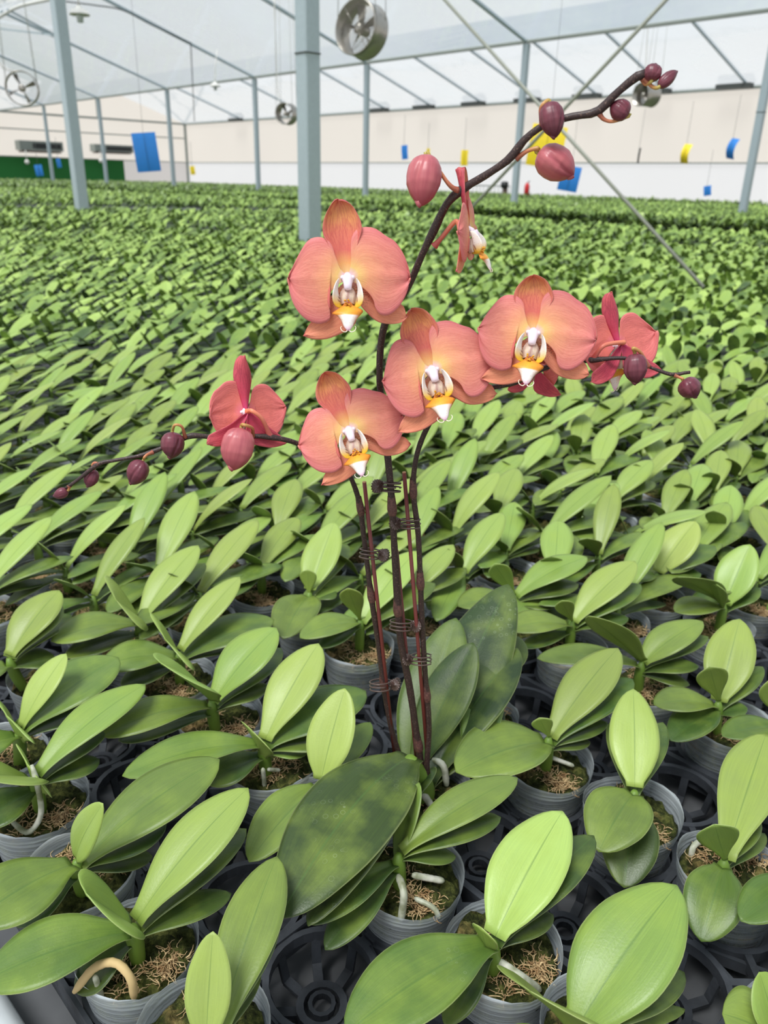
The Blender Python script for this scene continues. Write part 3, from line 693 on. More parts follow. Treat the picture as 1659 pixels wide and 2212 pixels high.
def stemmesh(c, h0=.07):
    mb = MB(); P = spline([(c[0] * .7, c[1] * .7, h0), (c[0] * .9, c[1] * .9, (h0 + c[2]) / 2), (c[0], c[1], c[2] - .002)], 8)
    mb.tube(P, [.006, .0065, .007, .0072, .0075, .0072, .006, .003], 10); return mesh('stem', mb.v, mb.f, M['stem'], mb.uv)

cells.add(tuple(int(round(q)) for q in latij(atz(915, 1715, .80)))); used = []; HEROES = []
def wconv(b_, t_, wpx, upv=None):
    d = t_ - b_; l_ = np.cross(d, ZG if upv is None else upv)
    l_ = l_ / np.linalg.norm(l_); m_ = b_ + d * .55
    p, _ = proj(m_ + l_ * .01); q, _ = proj(m_ - l_ * .01); e = p - q
    di = proj(t_)[0] - proj(b_)[0]; di /= np.linalg.norm(di); pr_ = abs(e[0] * di[1] - e[1] * di[0]) / .02
    return min(max(wpx / max(pr_, 1), .012), .105)
def hero(cr, zc, leaves, label, pot=None, roots=(), nofib=False, group=None, age=0.0):
    """cr: crown pixel at height zc; leaves: (tip x, tip y, tip z, width px, arch, age, outline, options)"""
    zc -= .018; C0 = atz(cr[0], cr[1], zc)
    pc = atz(pot[0], pot[1], .807) if pot else C0 + ZG * 0
    i, j = latij(pc); free = sorted(((a - i) ** 2 + (b - j) ** 2, a, b) for a in range(int(i) - 3, int(i) + 4) for b in range(int(j) - 3, int(j) + 4) if (a, b) not in cells)
    i, j = free[0][1:]; cell = lat(i, j); off = pc - cell; off[2] = 0; L = np.linalg.norm(off[:2])
    if L > .005: off *= .005 / L
    p0 = cell + off; p0[2] = ZB + .004; cells.add((round(i), round(j)))
    t = empty('potted_orchid', p0, label, 'potted orchid', group); used.append(C0[:2]); k = len(HEROES) % 4; HEROES.append(C0)
    link('pot', POTS[k], t); link('moss', MOSS[k], t)
    if not nofib: o = link('moss_fibre', FIB[k], t)
    c = C0 - p0; link('stem', stemmesh(c), t)
    for n, lf in enumerate(leaves):
        tx, ty, tz, wpx, arch, ag = lf[:6]; prof = lf[6] if len(lf) > 6 else 'long'; op = dict(lf[7]) if len(lf) > 7 else {}
        T = atz(tx, ty, tz - .012); wpx = wpx * .92; b_ = C0 - ZG * (op.pop('dz', .004 * n))
        dxy = (T - b_); dxy[2] = 0; nl = np.linalg.norm(dxy)
        er = op.pop('erect', False)
        if er == 'face': upv = np.array([.15, 1., 0])
        elif er: upv = VL if dxy @ VL < 0 else -VL
        else: upv = None; b_ = b_ + dxy / (nl + 1e-9) * .004
        bs = op.pop('base', None)
        if bs: b_ = atz(*bs)
        W_ = wconv(b_, T, wpx, upv)
        G = leafgrid(b_, T, W_, arch, prof=prof, upv=upv, nu=20, nv=11, **op) - p0
        link('leaf', leafmesh('leaf', G, min(1, ag + age)), t)
    for r_ in roots:
        pts = [atz(*q) - p0 for q in r_['p']]; mb = MB(); mb.tube(spline(pts, 18), r_.get('r', .0028) * np.array([.5, .85] + [1, .95, 1, .92, 1, .97] * 2 + [1, .95, .8, .35]) * .88, 9); mb.build('root', M[r_.get('m', 'root')], t)
    return t
E_ = dict(erect=True); EF = dict(erect='face', fold=.12)
hero((1065, 2030), .865, [(1215, 1752, .905, 172, .05, .03, 'round', dict(fold=.34)), (745, 2235, .865, 195, .08, .58, 'long'), (1283, 1805, .885, 118, .06, .8, 'long'), (1195, 1975, .85, 70, .05, .9), (960, 2215, .82, 80, .03, .85),
      (1040, 2003, .885, 40, 0, .2, 'fan', E_)],
     'potted orchid with glossy pale leaf rising above a broad leaf with yellow blotch', (1110, 2125), roots=[dict(p=[(1075, 2075, .82), (1120, 2105, .825), (1168, 2140, .80)], r=.0042)])
hero((1372, 1706), .872, [(1368, 1488, .925, 118, .03, .05, 'round', dict(fold=.1)), (1293, 1840, .855, 162, .10, .5, 'round'), (1348, 1918, .82, 140, .08, .8, 'round', dict(dz=.02)), (1432, 1560, .87, 70, .04, .75), (1318, 1560, .87, 50, .04, .75)],
     'potted orchid with an upright pale leaf and a broad rounded leaf bending down below it', (1362, 1735))
hero((1566, 1855), .868, [(1543, 1780, .925, 100, 0, .35, 'fan', EF), (1655, 1585, .90, 150, .06, .2, 'long'), (1515, 2034, .83, 150, .10, .6, 'round'), (1640, 1770, .86, 60, .05, .6), (1652, 1800, .84, 60, .03, .8)],
     'potted orchid with a small folded fan leaf over a round leaf speckled with dried drops', (1545, 1830), roots=[dict(p=[(1492, 1858, .795), (1500, 1826, .812), (1530, 1812, .80)], r=.0036)])
hero((1240, 2228), .87, [(1462, 1912, .92, 245, .07, .34, 'round', dict(fold=.2)), (1145, 2140, .93, 75, .03, .3, 'long', E_), (1478, 2100, .86, 130, .06, .75), (1480, 2180, .83, 60, .04, .8), (1060, 2260, .85, 90, .05, .5)],
     'potted orchid with the widest smooth leaf, cut by the lower view edge', (1180, 2235), nofib=False)
hero((286, 1996), .868, [(536, 1702, .92, 122, .06, .2, 'long', dict(fold=.2)), (185, 1928, .93, 62, .0, .25, 'long', E_), (-45, 2125, .86, 150, .07, .55, 'long'), (532, 1790, .88, 88, .06, .72), (500, 1930, .85, 70, .04, .75), (160, 2140, .82, 90, .02, .85)],
     'potted orchid with a small pointed spear leaf and a tan arched root over its moss', (290, 2068), roots=[dict(p=[(160, 2143, .81), (205, 2090, .835), (250, 2080, .84), (283, 2115, .83), (290, 2160, .80)], r=.0042, m='root_tan'), dict(p=[(205, 2108, .83), (220, 2155, .80)], r=.003, m='root')])
hero((442, 2262), .875, [(460, 2012, .935, 108, .02, .12, 'round', dict(fold=.3)), (598, 1850, .905, 135, .06, .42, 'long', dict(fold=.22, base=(470, 2240, .857))), (600, 1960, .87, 90, .05, .75), (560, 2090, .84, 60, .03, .85), (300, 2300, .86, 120, .05, .6)],
     'potted orchid with an upright cupped bright leaf in front of a long grey-green leaf', (400, 2225))
hero((164, 1855), .868, [(222, 1736, .955, 68, .04, .12, 'round', dict(fold=.2, erect=True)), (-70, 2000, .87, 150, .07, .5, 'long', dict(fold=.2)), (474, 1640, .905, 126, .06, .5, 'long', dict(fold=.2)), (360, 1780, .865, 90, .05, .75), (330, 1850, .84, 60, .03, .85), (30, 2000, .83, 80, .03, .8)],
     'potted orchid with a small cupped upright leaf, its pot beside the bench edge', (165, 1900))
hero((568, 1602), .872, [(688, 1390, .935, 106, .04, .06, 'long', dict(fold=.22)), (264, 1676, .87, 82, .08, .48, 'long'), (790, 1492, .885, 108, .05, .66), (740, 1590, .86, 70, .04, .6), (665, 1625, .85, 40, .03, .4), (440, 1690, .84, 80, .03, .8), (545, 1578, .895, 40, 0, .2, 'fan', E_)],
     'potted orchid with bright upright leaf and long leaf bowing over dark tray gap', (600, 1678), roots=[dict(p=[(568, 1660, .83), (572, 1700, .80)], r=.003), dict(p=[(578, 1662, .82), (605, 1664, .81)], r=.0026)])
hero((456, 1512), .872, [(345, 1430, .945, 60, .02, .25, 'long', E_), (597, 1356, .925, 98, .05, .28, 'long'), (218, 1590, .87, 74, .08, .5, 'long'), (607, 1400, .885, 80, .05, .7), (580, 1480, .86, 50, .04, .75), (255, 1600, .845, 60, .04, .8)],
     'potted orchid whose folded spear leaf leans over a wide dark side leaf', (480, 1560), roots=[dict(p=[(455, 1560, .82), (470, 1585, .80)], r=.0026)])
hero((386, 1408), .872, [(518, 1246, .935, 62, .04, .15, 'long'), (357, 1380, .905, 40, 0, .2, 'fan', E_), (215, 1440, .87, 70, .08, .5), (592, 1338, .885, 74, .06, .62), (560, 1380, .86, 50, .05, .75), (260, 1480, .845, 50, .03, .8)],
     'potted orchid with one slim light leaf above two broad darker side leaves')
hero((300, 1338), .872, [(250, 1295, .925, 44, .02, .25, 'fan', E_), (428, 1178, .935, 72, .05, .15), (110, 1385, .87, 62, .08, .45), (443, 1216, .90, 60, .05, .6), (420, 1280, .87, 44, .04, .75), (395, 1330, .85, 40, .02, .75), (140, 1420, .85, 50, .04, .75)],
     'potted orchid with a fresh light leaf above a ladder of three darker leaves')
hero((40, 1575), .872, [(143, 1412, .93, 62, .04, .06), (256, 1420, .90, 112, .05, .52), (-110, 1650, .87, 80, .07, .6), (225, 1520, .86, 60, .04, .75), (15, 1545, .89, 30, 0, .2, 'fan', E_)],
     'potted orchid at bench side with a light leaf over a broad matt green one', (30, 1625))
hero((75, 1678), .868, [(314, 1478, .90, 82, .07, .3), (-70, 1672, .92, 70, .03, .3, 'long'), (230, 1560, .87, 76, .05, .75), (215, 1640, .85, 60, .03, .8), (-60, 1790, .85, 90, .04, .8), (60, 1650, .89, 34, 0, .15, 'fan', E_)],
     'potted orchid with a pale wavy aerial root hanging down over the moss', (85, 1730), roots=[dict(p=[(68, 1652, .88), (82, 1700, .86), (88, 1760, .83), (60, 1798, .81), (20, 1770, .815)], r=.0034)])
hero((860, 1842), .868, [(1118, 1680, .90, 92, .06, .45), (1082, 1765, .875, 78, .05, .68), (985, 1850, .85, 50, .04, .7), (663, 1996, .85, 88, .05, .8), (702, 2052, .825, 86, .04, .8, 'long', dict(dz=.02)), (905, 1690, .90, 50, .04, .5, 'long', E_)],
     'potted orchid with pale thick roots on green moss, half covered by the huge dark leaf', (872, 1940), roots=[dict(p=[(860, 1890, .835), (872, 1930, .83), (866, 1990, .80)], r=.0042), dict(p=[(890, 1890, .825), (960, 1903, .815)], r=.0038), dict(p=[(895, 1940, .812), (935, 1960, .81), (950, 1985, .80)], r=.003)])
hero((690, 1690), .872, [(745, 1487, .945, 106, .03, .0, 'round', dict(fold=.3)), (538, 1862, .86, 112, .07, .42, 'round'), (640, 1800, .84, 90, .04, .7), (800, 1560, .88, 70, .05, .7)],
     'potted orchid behind the huge dark leaf, its silvery pale new leaf standing upright', (665, 1745))
hero((668, 1277), .875, [(722, 1128, .94, 82, .02, .12, 'round'), (665, 1230, .905, 40, 0, .3, 'fan', EF), (612, 1380, .855, 98, .08, .5, 'round'), (748, 1175, .89, 60, .04, .6), (725, 1275, .86, 44, .03, .75)],
     'potted orchid with a small folded leaf flat against its upright leaf', (715, 1320))
hero((778, 1338), .872, [(752, 1270, .93, 52, 0, .3, 'fan', EF), (648, 1378, .868, 54, .07, .45, 'round'), (900, 1190, .93, 76, .05, .15), (690, 1400, .85, 40, .04, .75), (940, 1260, .90, 60, .04, .6)],
     'potted orchid with a fan-shaped little leaf directly behind the dark flower stems')
hero((1186, 1590), .872, [(1165, 1550, .90, 48, 0, .25, 'fan', EF), (1335, 1400, .93, 110, .05, .18, 'long', dict(fold=.2)), (985, 1668, .865, 140, .07, .48, 'round'), (1366, 1466, .895, 92, .06, .66), (1312, 1560, .865, 50, .04, .75), (1275, 1602, .85, 36, .03, .8)],
     'potted orchid in clear cup by the tall stakes, four leaves fanned one way', (1182, 1648), roots=[dict(p=[(1190, 1636, .82), (1240, 1655, .81)], r=.003)])
hero((1062, 1480), .872, [(1018, 1648, .85, 100, .09, .55, 'round', dict(dz=-.02)), (1120, 1375, .90, 90, .04, .66), (1010, 1400, .90, 60, .04, .5)],
     'potted orchid with a single rounded leaf hanging down behind the flower stems', (1070, 1530))
hero((1386, 1428), .872, [(1272, 1330, .95, 56, .02, .3, 'long', E_), (1518, 1342, .91, 78, .07, .35, 'round'), (1160, 1422, .868, 50, .07, .5), (1530, 1375, .89, 50, .05, .6), (1510, 1440, .87, 38, .04, .75), (1490, 1480, .85, 30, .03, .8)],
     'potted orchid with a long folded spear leaf and stacked rounded side leaves')
hero((1236, 1340), .872, [(1213, 1297, .915, 44, 0, .25, 'fan', EF), (1372, 1212, .93, 80, .05, .15), (1096, 1360, .868, 54, .08, .45), (1384, 1262, .90, 66, .05, .6), (1358, 1335, .87, 44, .04, .75), (1130, 1400, .85, 36, .03, .8)],
     'potted orchid one row behind the folded spear leaf, with short fan leaf')
hero((1553, 1513), .872, [(1532, 1440, .925, 76, 0, .35, 'fan', EF), (1598, 1337, .93, 120, .04, .18, 'round'), (1412, 1522, .868, 58, .08, .5), (1448, 1600, .845, 90, .05, .75, 'round'), (1648, 1440, .89, 60, .04, .65), (1615, 1530, .86, 40, .03, .75)],
     'potted orchid with the widest fan leaf, standing above a clear cup in the outer row', (1580, 1570))
hero((1112, 1285), .872, [(1068, 1218, .93, 50, .02, .3, 'fan', EF), (1268, 1203, .915, 64, .07, .3), (990, 1310, .868, 50, .07, .5), (1250, 1262, .88, 50, .05, .7), (1200, 1310, .86, 30, .03, .75)],
     'potted orchid with a slender erect leaf between the stakes and the fan-leaved plants')
hero((1565, 1303), .872, [(1463, 1246, .935, 50, .03, .3, 'long', E_), (1620, 1176, .94, 98, .04, .2, 'round'), (1458, 1322, .868, 44, .07, .5), (1548, 1262, .92, 36, 0, .2, 'fan', E_), (1640, 1270, .88, 50, .04, .7)],
     'potted orchid in the outer row with two little upright leaves crossing')
hero((1420, 1238), .872, [(1503, 1126, .94, 88, .03, .02, 'round', dict(fold=.25)), (1350, 1250, .868, 40, .07, .5), (1545, 1180, .90, 60, .05, .6), (1515, 1240, .87, 40, .04, .7)],
     'potted orchid with the palest glowing leaf in the middle rows')
hero((18, 1420), .872, [(128, 1275, .92, 84, .05, .25), (125, 1300, .90, 90, .06, .5), (150, 1325, .87, 60, .05, .72), (-100, 1470, .87, 70, .06, .5), (120, 1420, .85, 50, .04, .8)],
     'potted orchid at the view edge with broad overlapping leaves near the bench side')
hero((1700, 1560), .872, [(1660, 1470, .93, 70, 0, .3, 'fan', EF), (1760, 1400, .93, 100, .05, .2), (1560, 1590, .868, 60, .07, .6), (1590, 1640, .85, 60, .05, .7)],
     'potted orchid just off the outer row, only its leaf tips entering the view', (1705, 1620))
hero((1740, 1900), .868, [(1600, 1990, .86, 120, .08, .6), (1850, 1700, .91, 120, .05, .2), (1700, 1830, .93, 60, 0, .3, 'fan', E_)],
     'potted orchid cut by the view edge with tan fibre and thick roots in its cup', (1640, 1930), roots=[dict(p=[(1600, 1930, .80), (1635, 1915, .825), (1665, 1945, .80)], r=.004)])
hero((1690, 2240), .87, [(1800, 2000, .91, 150, .05, .3), (1560, 2190, .87, 140, .08, .35), (1640, 2100, .90, 90, .04, .3)],
     'potted orchid in the lowest corner with one pale rounded leaf entering the view', (1650, 2260))

# the empty cell in the tray stays empty; the rest of the bench is filled plant by plant
empty_px = [(680, 2150, .765), (1400, 2010, .765), (250, 1620, .8), (740, 1450, .8), (1330, 2080, .77)]
blocked = set(tuple(int(round(q)) for q in latij(atz(*p))) for p in empty_px)
def proto_leaf(L_, elev, yaw, wd, arch, age, prof='long', erect=False, dz=0.0, nu=14, nv=7, fold=.18, roll=0.0):
    d = np.array([math.cos(elev) * math.cos(yaw), math.cos(elev) * math.sin(yaw), math.sin(elev)])
    b_ = np.array([.004 * math.cos(yaw), .004 * math.sin(yaw), -dz]); up = None
    if erect: up = np.array([1. if math.cos(yaw) < 0 else -1., 0, 0])
    return leafmesh('leaf', leafgrid(b_, b_ + d * L_, wd, arch, fold, roll, prof, nu, nv, upv=up), age)
PROTO = []
for k in range(7):
    r = random.Random(100 + k); q = lambda a, b_: r.uniform(a, b_); R_ = math.radians
    PROTO.append([
        proto_leaf(q(.13, .17), R_(q(18, 34)), R_(q(-14, 14)), q(.048, .06), q(.04, .08), q(.12, .3)),
        proto_leaf(q(.055, .085), R_(q(42, 64)), R_(180 + q(-14, 14)), q(.032, .046), .02, q(.42, .62), r.choice(['fan', 'long', 'fan']), True),  # small erect leaf: colour darkened to paint the shade on its back
        proto_leaf(q(.11, .15), R_(q(2, 12)), R_(180 + q(-16, 16)), q(.042, .054), q(.07, .1), q(.42, .58), dz=.006),
        proto_leaf(q(.13, .16), R_(q(6, 14)), R_(q(-24, 2)), q(.046, .058), q(.05, .08), q(.52, .7), dz=.010),
        proto_leaf(q(.11, .14), R_(q(-4, 3)), R_(180 + q(-10, 22)), q(.042, .052), q(.06, .09), q(.65, .8), dz=.016),
        proto_leaf(q(.10, .13), R_(q(-6, 2)), R_(q(-20, 10)), q(.04, .05), q(.05, .08), q(.72, .9), dz=.02)])  # low leaves: old, and toned down further to paint shade into the gaps
_mb = MB(); _mb.tube([(0, 0, -.05), (0, 0, -.025), (0, 0, 0)], [.007, .0075, .004], 9); STEM = mesh('stem', _mb.v, _mb.f, M['stem'], _mb.uv)
cands = []
for i in range(-45, 80):
    for j in range(-45, 80):
        if (i, j) in cells or (i, j) in blocked: continue
        p = lat(i, j); D = math.hypot(p[0], p[1])
        if D > 6 or D < .3: continue
        c = p + ZG * .86
        if (p - e0) @ en < .05: continue
        if min(np.hypot(*(p[:2] - h)) for h in used) < .066: continue
        q_, dz = proj(c)
        if dz < .1 or not (-130 < q_[0] < 1790): continue
        if q_[1] > 1300: continue
        cands.append((D, i, j, p))
cands.sort(key=lambda x: x[0])
NIND = 300 - len(HEROES) - 1
lab = ['young potted orchid in the dense tray rows, leaves all leaning one way, between pots like itself']
for n, (D, i, j, p) in enumerate(cands[:NIND]):
    r = random.Random(i * 1000 + j); k = r.randrange(7); yaw = math.pi / 2 - math.radians(41 + r.gauss(0, 11 + 14 * min(1, max(0, p[0] + .2))))
    h = r.uniform(.112, .13); s = r.uniform(.80, 1.0)
    t = empty('potted_orchid', (p[0] + r.uniform(-.006, .006), p[1] + r.uniform(-.006, .006), ZB + .004), 'young green potted orchid in the dense rows beyond the flowering plant', 'potted orchid', 'young orchids in the dense rows beyond the flowering plant')
    if p[2] == 0: cells.add((i, j))
    if D < 2.2: link('pot', POTS[k % 4], t); link('moss', MOSS[k % 4], t)
    if D < 1.4: link('moss_fibre', FIB[k % 4], t)
    o = link('stem', STEM, t, (0, 0, h))
    for m_, lm in enumerate(PROTO[k]):
        o = link('leaf', lm, t, (0, 0, h)); o.rotation_euler = (r.uniform(-.1, .1), r.uniform(-.14, .10), yaw + r.gauss(0, .1)); o.scale = (s, s, s)
rest = [c[3] for c in cands[NIND:]]

# ------------------------------------------------------------------ the far rows, past counting
def leaf_batch(B, yaw, elev, L_, Wd, droop, age, nu, nv, seedz=None):
    N = len(B); t = np.linspace(0, 1, nu) ** .95; wp = np.interp(t, *zip(*WP['long'])); s = np.linspace(-1, 1, nv)
    dx, dy = np.cos(yaw), np.sin(yaw)
    h = t[None] * np.sin(elev)[:, None] - droop[:, None] * (t[None] ** 2) + .0
    rr = t[None] * np.cos(elev)[:, None]
    P = np.stack([rr * dx[:, None], rr * dy[:, None], h], -1) * L_[:, None, None] + B[:, None]
    lt = np.stack([-dy, dx, np.zeros(N)], -1)
    w_ = wp[None, :, None] * s[None, None, :] * Wd[:, None, None] / 2
    G = P[:, :, None, :] + lt[:, None, None, :] * w_[..., None]
    G[..., 2] += np.abs(w_) * .22
    idx = np.arange(nu * nv).reshape(nu, nv)
    f = np.stack([idx[:-1, :-1], idx[:-1, 1:], idx[1:, 1:], idx[1:, :-1]], -1).reshape(-1, 4)
    Fc = (f[None] + (np.arange(N) * nu * nv)[:, None, None]).reshape(-1, 4)
    uu, vv = np.meshgrid(np.linspace(0, 1, nu), np.linspace(0, 1, nv), indexing='ij'); uv = np.tile(np.stack([uu, vv], -1).reshape(-1, 2), (N, 1))
    return G.reshape(-1, 3), Fc, uv, np.repeat(age, nu * nv)
def bulk(name, parts, mat):
    vs, fs, us, ags, k = [], [], [], [], 0
    for v, f, u, a in parts: vs.append(v); fs.append(f + k); us.append(u); ags.append(a); k += len(v)
    v = np.vstack(vs).astype('f'); f = np.vstack(fs).astype('i'); u = np.vstack(us).astype('f'); a = np.concatenate(ags).astype('f')
    me = bpy.data.meshes.new(name); me.vertices.add(len(v)); me.vertices.foreach_set('co', v.ravel()); me.loops.add(f.size); me.loops.foreach_set('vertex_index', f.ravel())
    me.polygons.add(len(f)); me.polygons.foreach_set('loop_start', np.arange(0, f.size, 4, dtype='i')); me.polygons.foreach_set('use_smooth', np.ones(len(f), bool))
    l = me.uv_layers.new(name='UVMap'); l.data.foreach_set('uv', u[f.ravel()].ravel()); at = me.attributes.new('age', 'FLOAT', 'POINT'); at.data.foreach_set('value', a)
    me.materials.append(mat); me.update(); me.validate(); return link(name, me)
def field(pts, nl, nu, nv, sc=1.0, zc=.862, spread=12, bright=0.0, elevs=0.0):
    N = len(pts); out = []; dk = .3 * (rng.random(N) < .25); base_yaw = math.pi / 2 - np.radians(42 + rng.normal(0, spread, N)); C_ = np.c_[pts, np.full(N, zc) + rng.normal(0, .006, N)]
    spec = [(0, 26, .15, .055, .10, .22), (math.pi, 6, .13, .05, .12, .6), (math.pi, 56, .085, .042, 0, .55), (-.2, 8, .14, .052, .1, .72), (math.pi + .15, 0, .12, .048, .1, .85)][:nl]  # erect and low leaves have shade painted into their tone here too
    for k, (dy_, el, L_, W_, dr, ag) in enumerate(spec):
        out.append(leaf_batch(C_ - np.array([0, 0, .004 * k]), base_yaw + dy_ + rng.normal(0, .2, N), np.radians(el + elevs + rng.normal(0, 7, N)), L_ * sc * rng.uniform(.85, 1.2, N), W_ * sc * rng.uniform(.85, 1.15, N), np.full(N, dr) * rng.uniform(.4, 1.6, N), np.clip(ag + bright + rng.normal(0, .16, N) + dk, 0, 1), nu, nv))
    return out
AISLE = float(atz(800, 455, .93) @ VG)
def wedge(d0, d1, dens, pad=.3):
    th0, th1 = math.radians(-26.5) - pad, math.radians(26.5) + pad; A = (th1 - th0) * (d1 ** 2 - d0 ** 2) / 2; N = int(A * dens)
    r = np.sqrt(rng.uniform(d0 ** 2, d1 ** 2, N)); a = rng.uniform(th0, th1, N); p = np.c_[r * np.sin(a), r * np.cos(a)]
    u_ = p @ UG[:2]; v_ = p @ VG[:2]; return p[(v_ < V3 - .6) & (u_ < UE - .8) & ~((v_ > AISLE) & (v_ < AISLE + 1.3))]
for i in range(-50, 90):
    for j in range(-30, 90):
        p = lat(i, j); D = math.hypot(p[0], p[1])
        if not (.4 < D < 9) or p[1] < .1 or (p - e0) @ en < .06 or abs(math.atan2(p[0], p[1])) > .95: continue
        q_, dz = proj(p + ZG * .86); 
        if dz < .1 or -130 < q_[0] < 1790: continue
        if dz < 1.5: continue
        if D > 6 and abs(math.atan2(p[0], p[1])) < math.radians(28.5): continue
        rest.append(p)
parts = field(np.array([c[:2] for c in rest]).reshape(-1, 2), 5, 9, 5, zc=.862)
def jlat(d0, d1):
    out = []
    for i in range(-160, 200):
        for j in range(-160, 200):
            p = lat(i, j); D = math.hypot(p[0], p[1])
            if d0 < D < d1 and abs(math.atan2(p[0], p[1])) < math.radians(28.5): out.append(p[:2])
    return np.array(out) + rng.normal(0, .012, (len(out), 2))
P1 = jlat(6, 9); parts += field(P1, 5, 7, 3, 1.0, .872, 14)
parts += field(wedge(9, 14, 60), 5, 5, 3, 1.0, .90, 35, .06, 8)
parts += field(wedge(14, 26, 50), 4, 4, 3, 1.05, .96, 45, .12, 14)
parts += field(wedge(26, 62, 22), 3, 3, 3, 1.5, .96, 60, .32, 26)
def strip(v0, v1, dens):
    N = int(60 * (v1 - v0) * dens); u_ = rng.uniform(-8, 46, N); v_ = rng.uniform(v0, v1, N); p = UG[:2] * u_[:, None] + VG[:2] * v_[:, None]
    a = np.arctan2(p[:, 0], p[:, 1]); return p[(np.abs(a) < .55)]
for zz, ag_ in ((.74, .45), (.80, .4), (.86, .3), (.92, .15)):  # tone darkens downward: painted shade on the plant sides facing the aisle
    parts += field(strip(AISLE + 1.25, AISLE + 1.75, 60), 4, 4, 3, 1.3, zz + .04, 70, ag_, 12)
o = bulk('far_orchid_foliage', parts, M['leaf']); tag(o, 'endless field of young green orchid leaves stretching to the walls', 'orchid plants', None, 'stuff')
# benches under the far rows
for k in range(7):
    v0 = 6.2 + 2.95 * k; uu0 = US + 2
    if v0 + 2.7 > V3 - .3: break
    fb = poly_bench('growing_bench', [G3(uu0, v0, 0), G3(uu0, v0 + 2.7, 0), G3(UE - .7, v0 + 2.7, 0), G3(UE - .7, v0, 0)], .62, .66, M['bench'])
    tag(fb, 'long dark growing bench hidden under the far orchid leaves', 'bench', 'far growing benches')

# ------------------------------------------------------------------ the flowering orchid
Y0 = .674
ob = atz(915, 1715, ZB + .08); ci, cj = [round(q) for q in latij(ob)]; orig = ob.copy(); orig[2] = ZB + .004
ORC = empty('flowering_orchid', orig, 'tall flowering orchid with three dark spikes of salmon pink blooms and maroon buds', 'orchid')
def L_(p): return np.asarray(p, float) - orig
link('pot', POTS[1], ORC); link('moss', MOSS[2], ORC); link('moss_fibre', fibremesh(77, 150), ORC)
for rp in ([(935, 1640, .835), (958, 1655, .835), (965, 1700, .805)], [(905, 1700, .83), (935, 1745, .81)]):
    mb = MB(); mb.tube(spline([L_(atz(*q)) for q in rp], 12), np.array([.5, .85, 1, 1, .95, 1, 1, .95, 1, .9, .8, .4]) * .0040, 9); mb.build('root', M['root'], ORC)
def bigleaf(b_, t_, wpx, arch, age, prof='long', mat=None, **op):
    B = atz(*b_); T = atz(*t_); up = op.pop('upv', None); W_ = wconv(B, T, wpx, up)
    G = leafgrid(B, T, W_, arch, prof=prof, nu=30, nv=15, upv=up, **op) - orig
    return link('leaf', leafmesh('leaf', G, age, .0024), ORC)
bigleaf((886, 1634, .872), (603, 1984, .865), 204, .085, .86, 'round', fold=.12, side=.03)
bigleaf((893, 1690, .85), (665, 2000, .85), 110, .08, 1.0, 'long', fold=.1, roll=-.25)
bigleaf((915, 1672, .81), (1098, 1262, .955), 160, .03, .93, 'round', fold=.10)
bigleaf((893, 1668, .812), (1022, 1388, .93), 105, .03, .86, 'long', fold=.2)
bigleaf((885, 1660, .812), (985, 1335, .93), 130, .03, .6, 'round', fold=.2)
bigleaf((925, 1690, .81), (1118, 1400, .91), 120, .06, .95, 'long')
bigleaf((925, 1700, .805), (1085, 1530, .85), 90, .05, 1.0, 'long')
bigleaf((880, 1740, .83), (905, 1720, .85), 60, .02, 1.0, 'round')
mb = MB(); P = spline([L_(atz(915, 1725, .80)), L_(atz(905, 1690, .83)), L_(atz(885, 1640, .875))], 10); mb.tube(P, [.012, .014, .015, .015, .014, .013, .012, .010, .009, .006], 12); mb.build('stem', M['stem'], ORC)

def spike(px, rad, nodes, name='flower_spike'):
    """px: (x, y, world y) picture points with real distance; rad: radius at ends"""
    W_ = spline([L_(aty(a, b_, c)) for a, b_, c in px], 140); R_ = np.interp(np.linspace(0, 1, 140), np.linspace(0, 1, len(rad)), rad)
    k = np.sin(np.linspace(0, 40, 140)) * .00012; d = np.random.default_rng(3).normal(0, .00006, 140)
    for nx, ny in nodes:
        q = L_(aty(nx, ny, px[len(px) // 2][2])); i = int(np.argmin([np.linalg.norm(proj(w + orig)[0] - (nx, ny)) for w in W_])); R_ = R_ + .0006 * np.exp(-((np.arange(140) - i) / 1.6) ** 2)
    mb = MB(); mb.tube(W_, R_ + k + d, 14); o = mb.build(name, M['spike'], ORC)
    for nx, ny in nodes[:3] if len(nodes) else []:
        i = int(np.argmin([np.linalg.norm(proj(w + orig)[0] - (nx, ny)) for w in W_])); i = min(max(i, 3), 135)
        T = W_[i + 2] - W_[i - 2]; T /= np.linalg.norm(T); X = np.cross(T, [0, 1, 0]); X /= np.linalg.norm(X); Yv = np.cross(T, X); r = R_[i] * 1.12
        mb = MB(); T = (W_[i + 1] - W_[i - 1]) / np.linalg.norm(W_[i + 1] - W_[i - 1]); mb.lathe([(r * .86, -.0075), (r * 1.0, -.005), (r * 1.07, -.002), (r * 1.03, .002), (r * .97, .006), (r * .90, .0095), (r * .84, .0115)], 20, c=W_[i], ax=(X, Yv, T), mod=lambda rr, z, a, k_: rr * (1 + .05 * math.cos(a + 1.2) * (1 if z > -.004 else 0) - (.10 * (1 - math.cos(a + 1.2)) / 2 if z > .004 else 0)))
        mb.build('node_sheath', M['node'], o)
    return W_
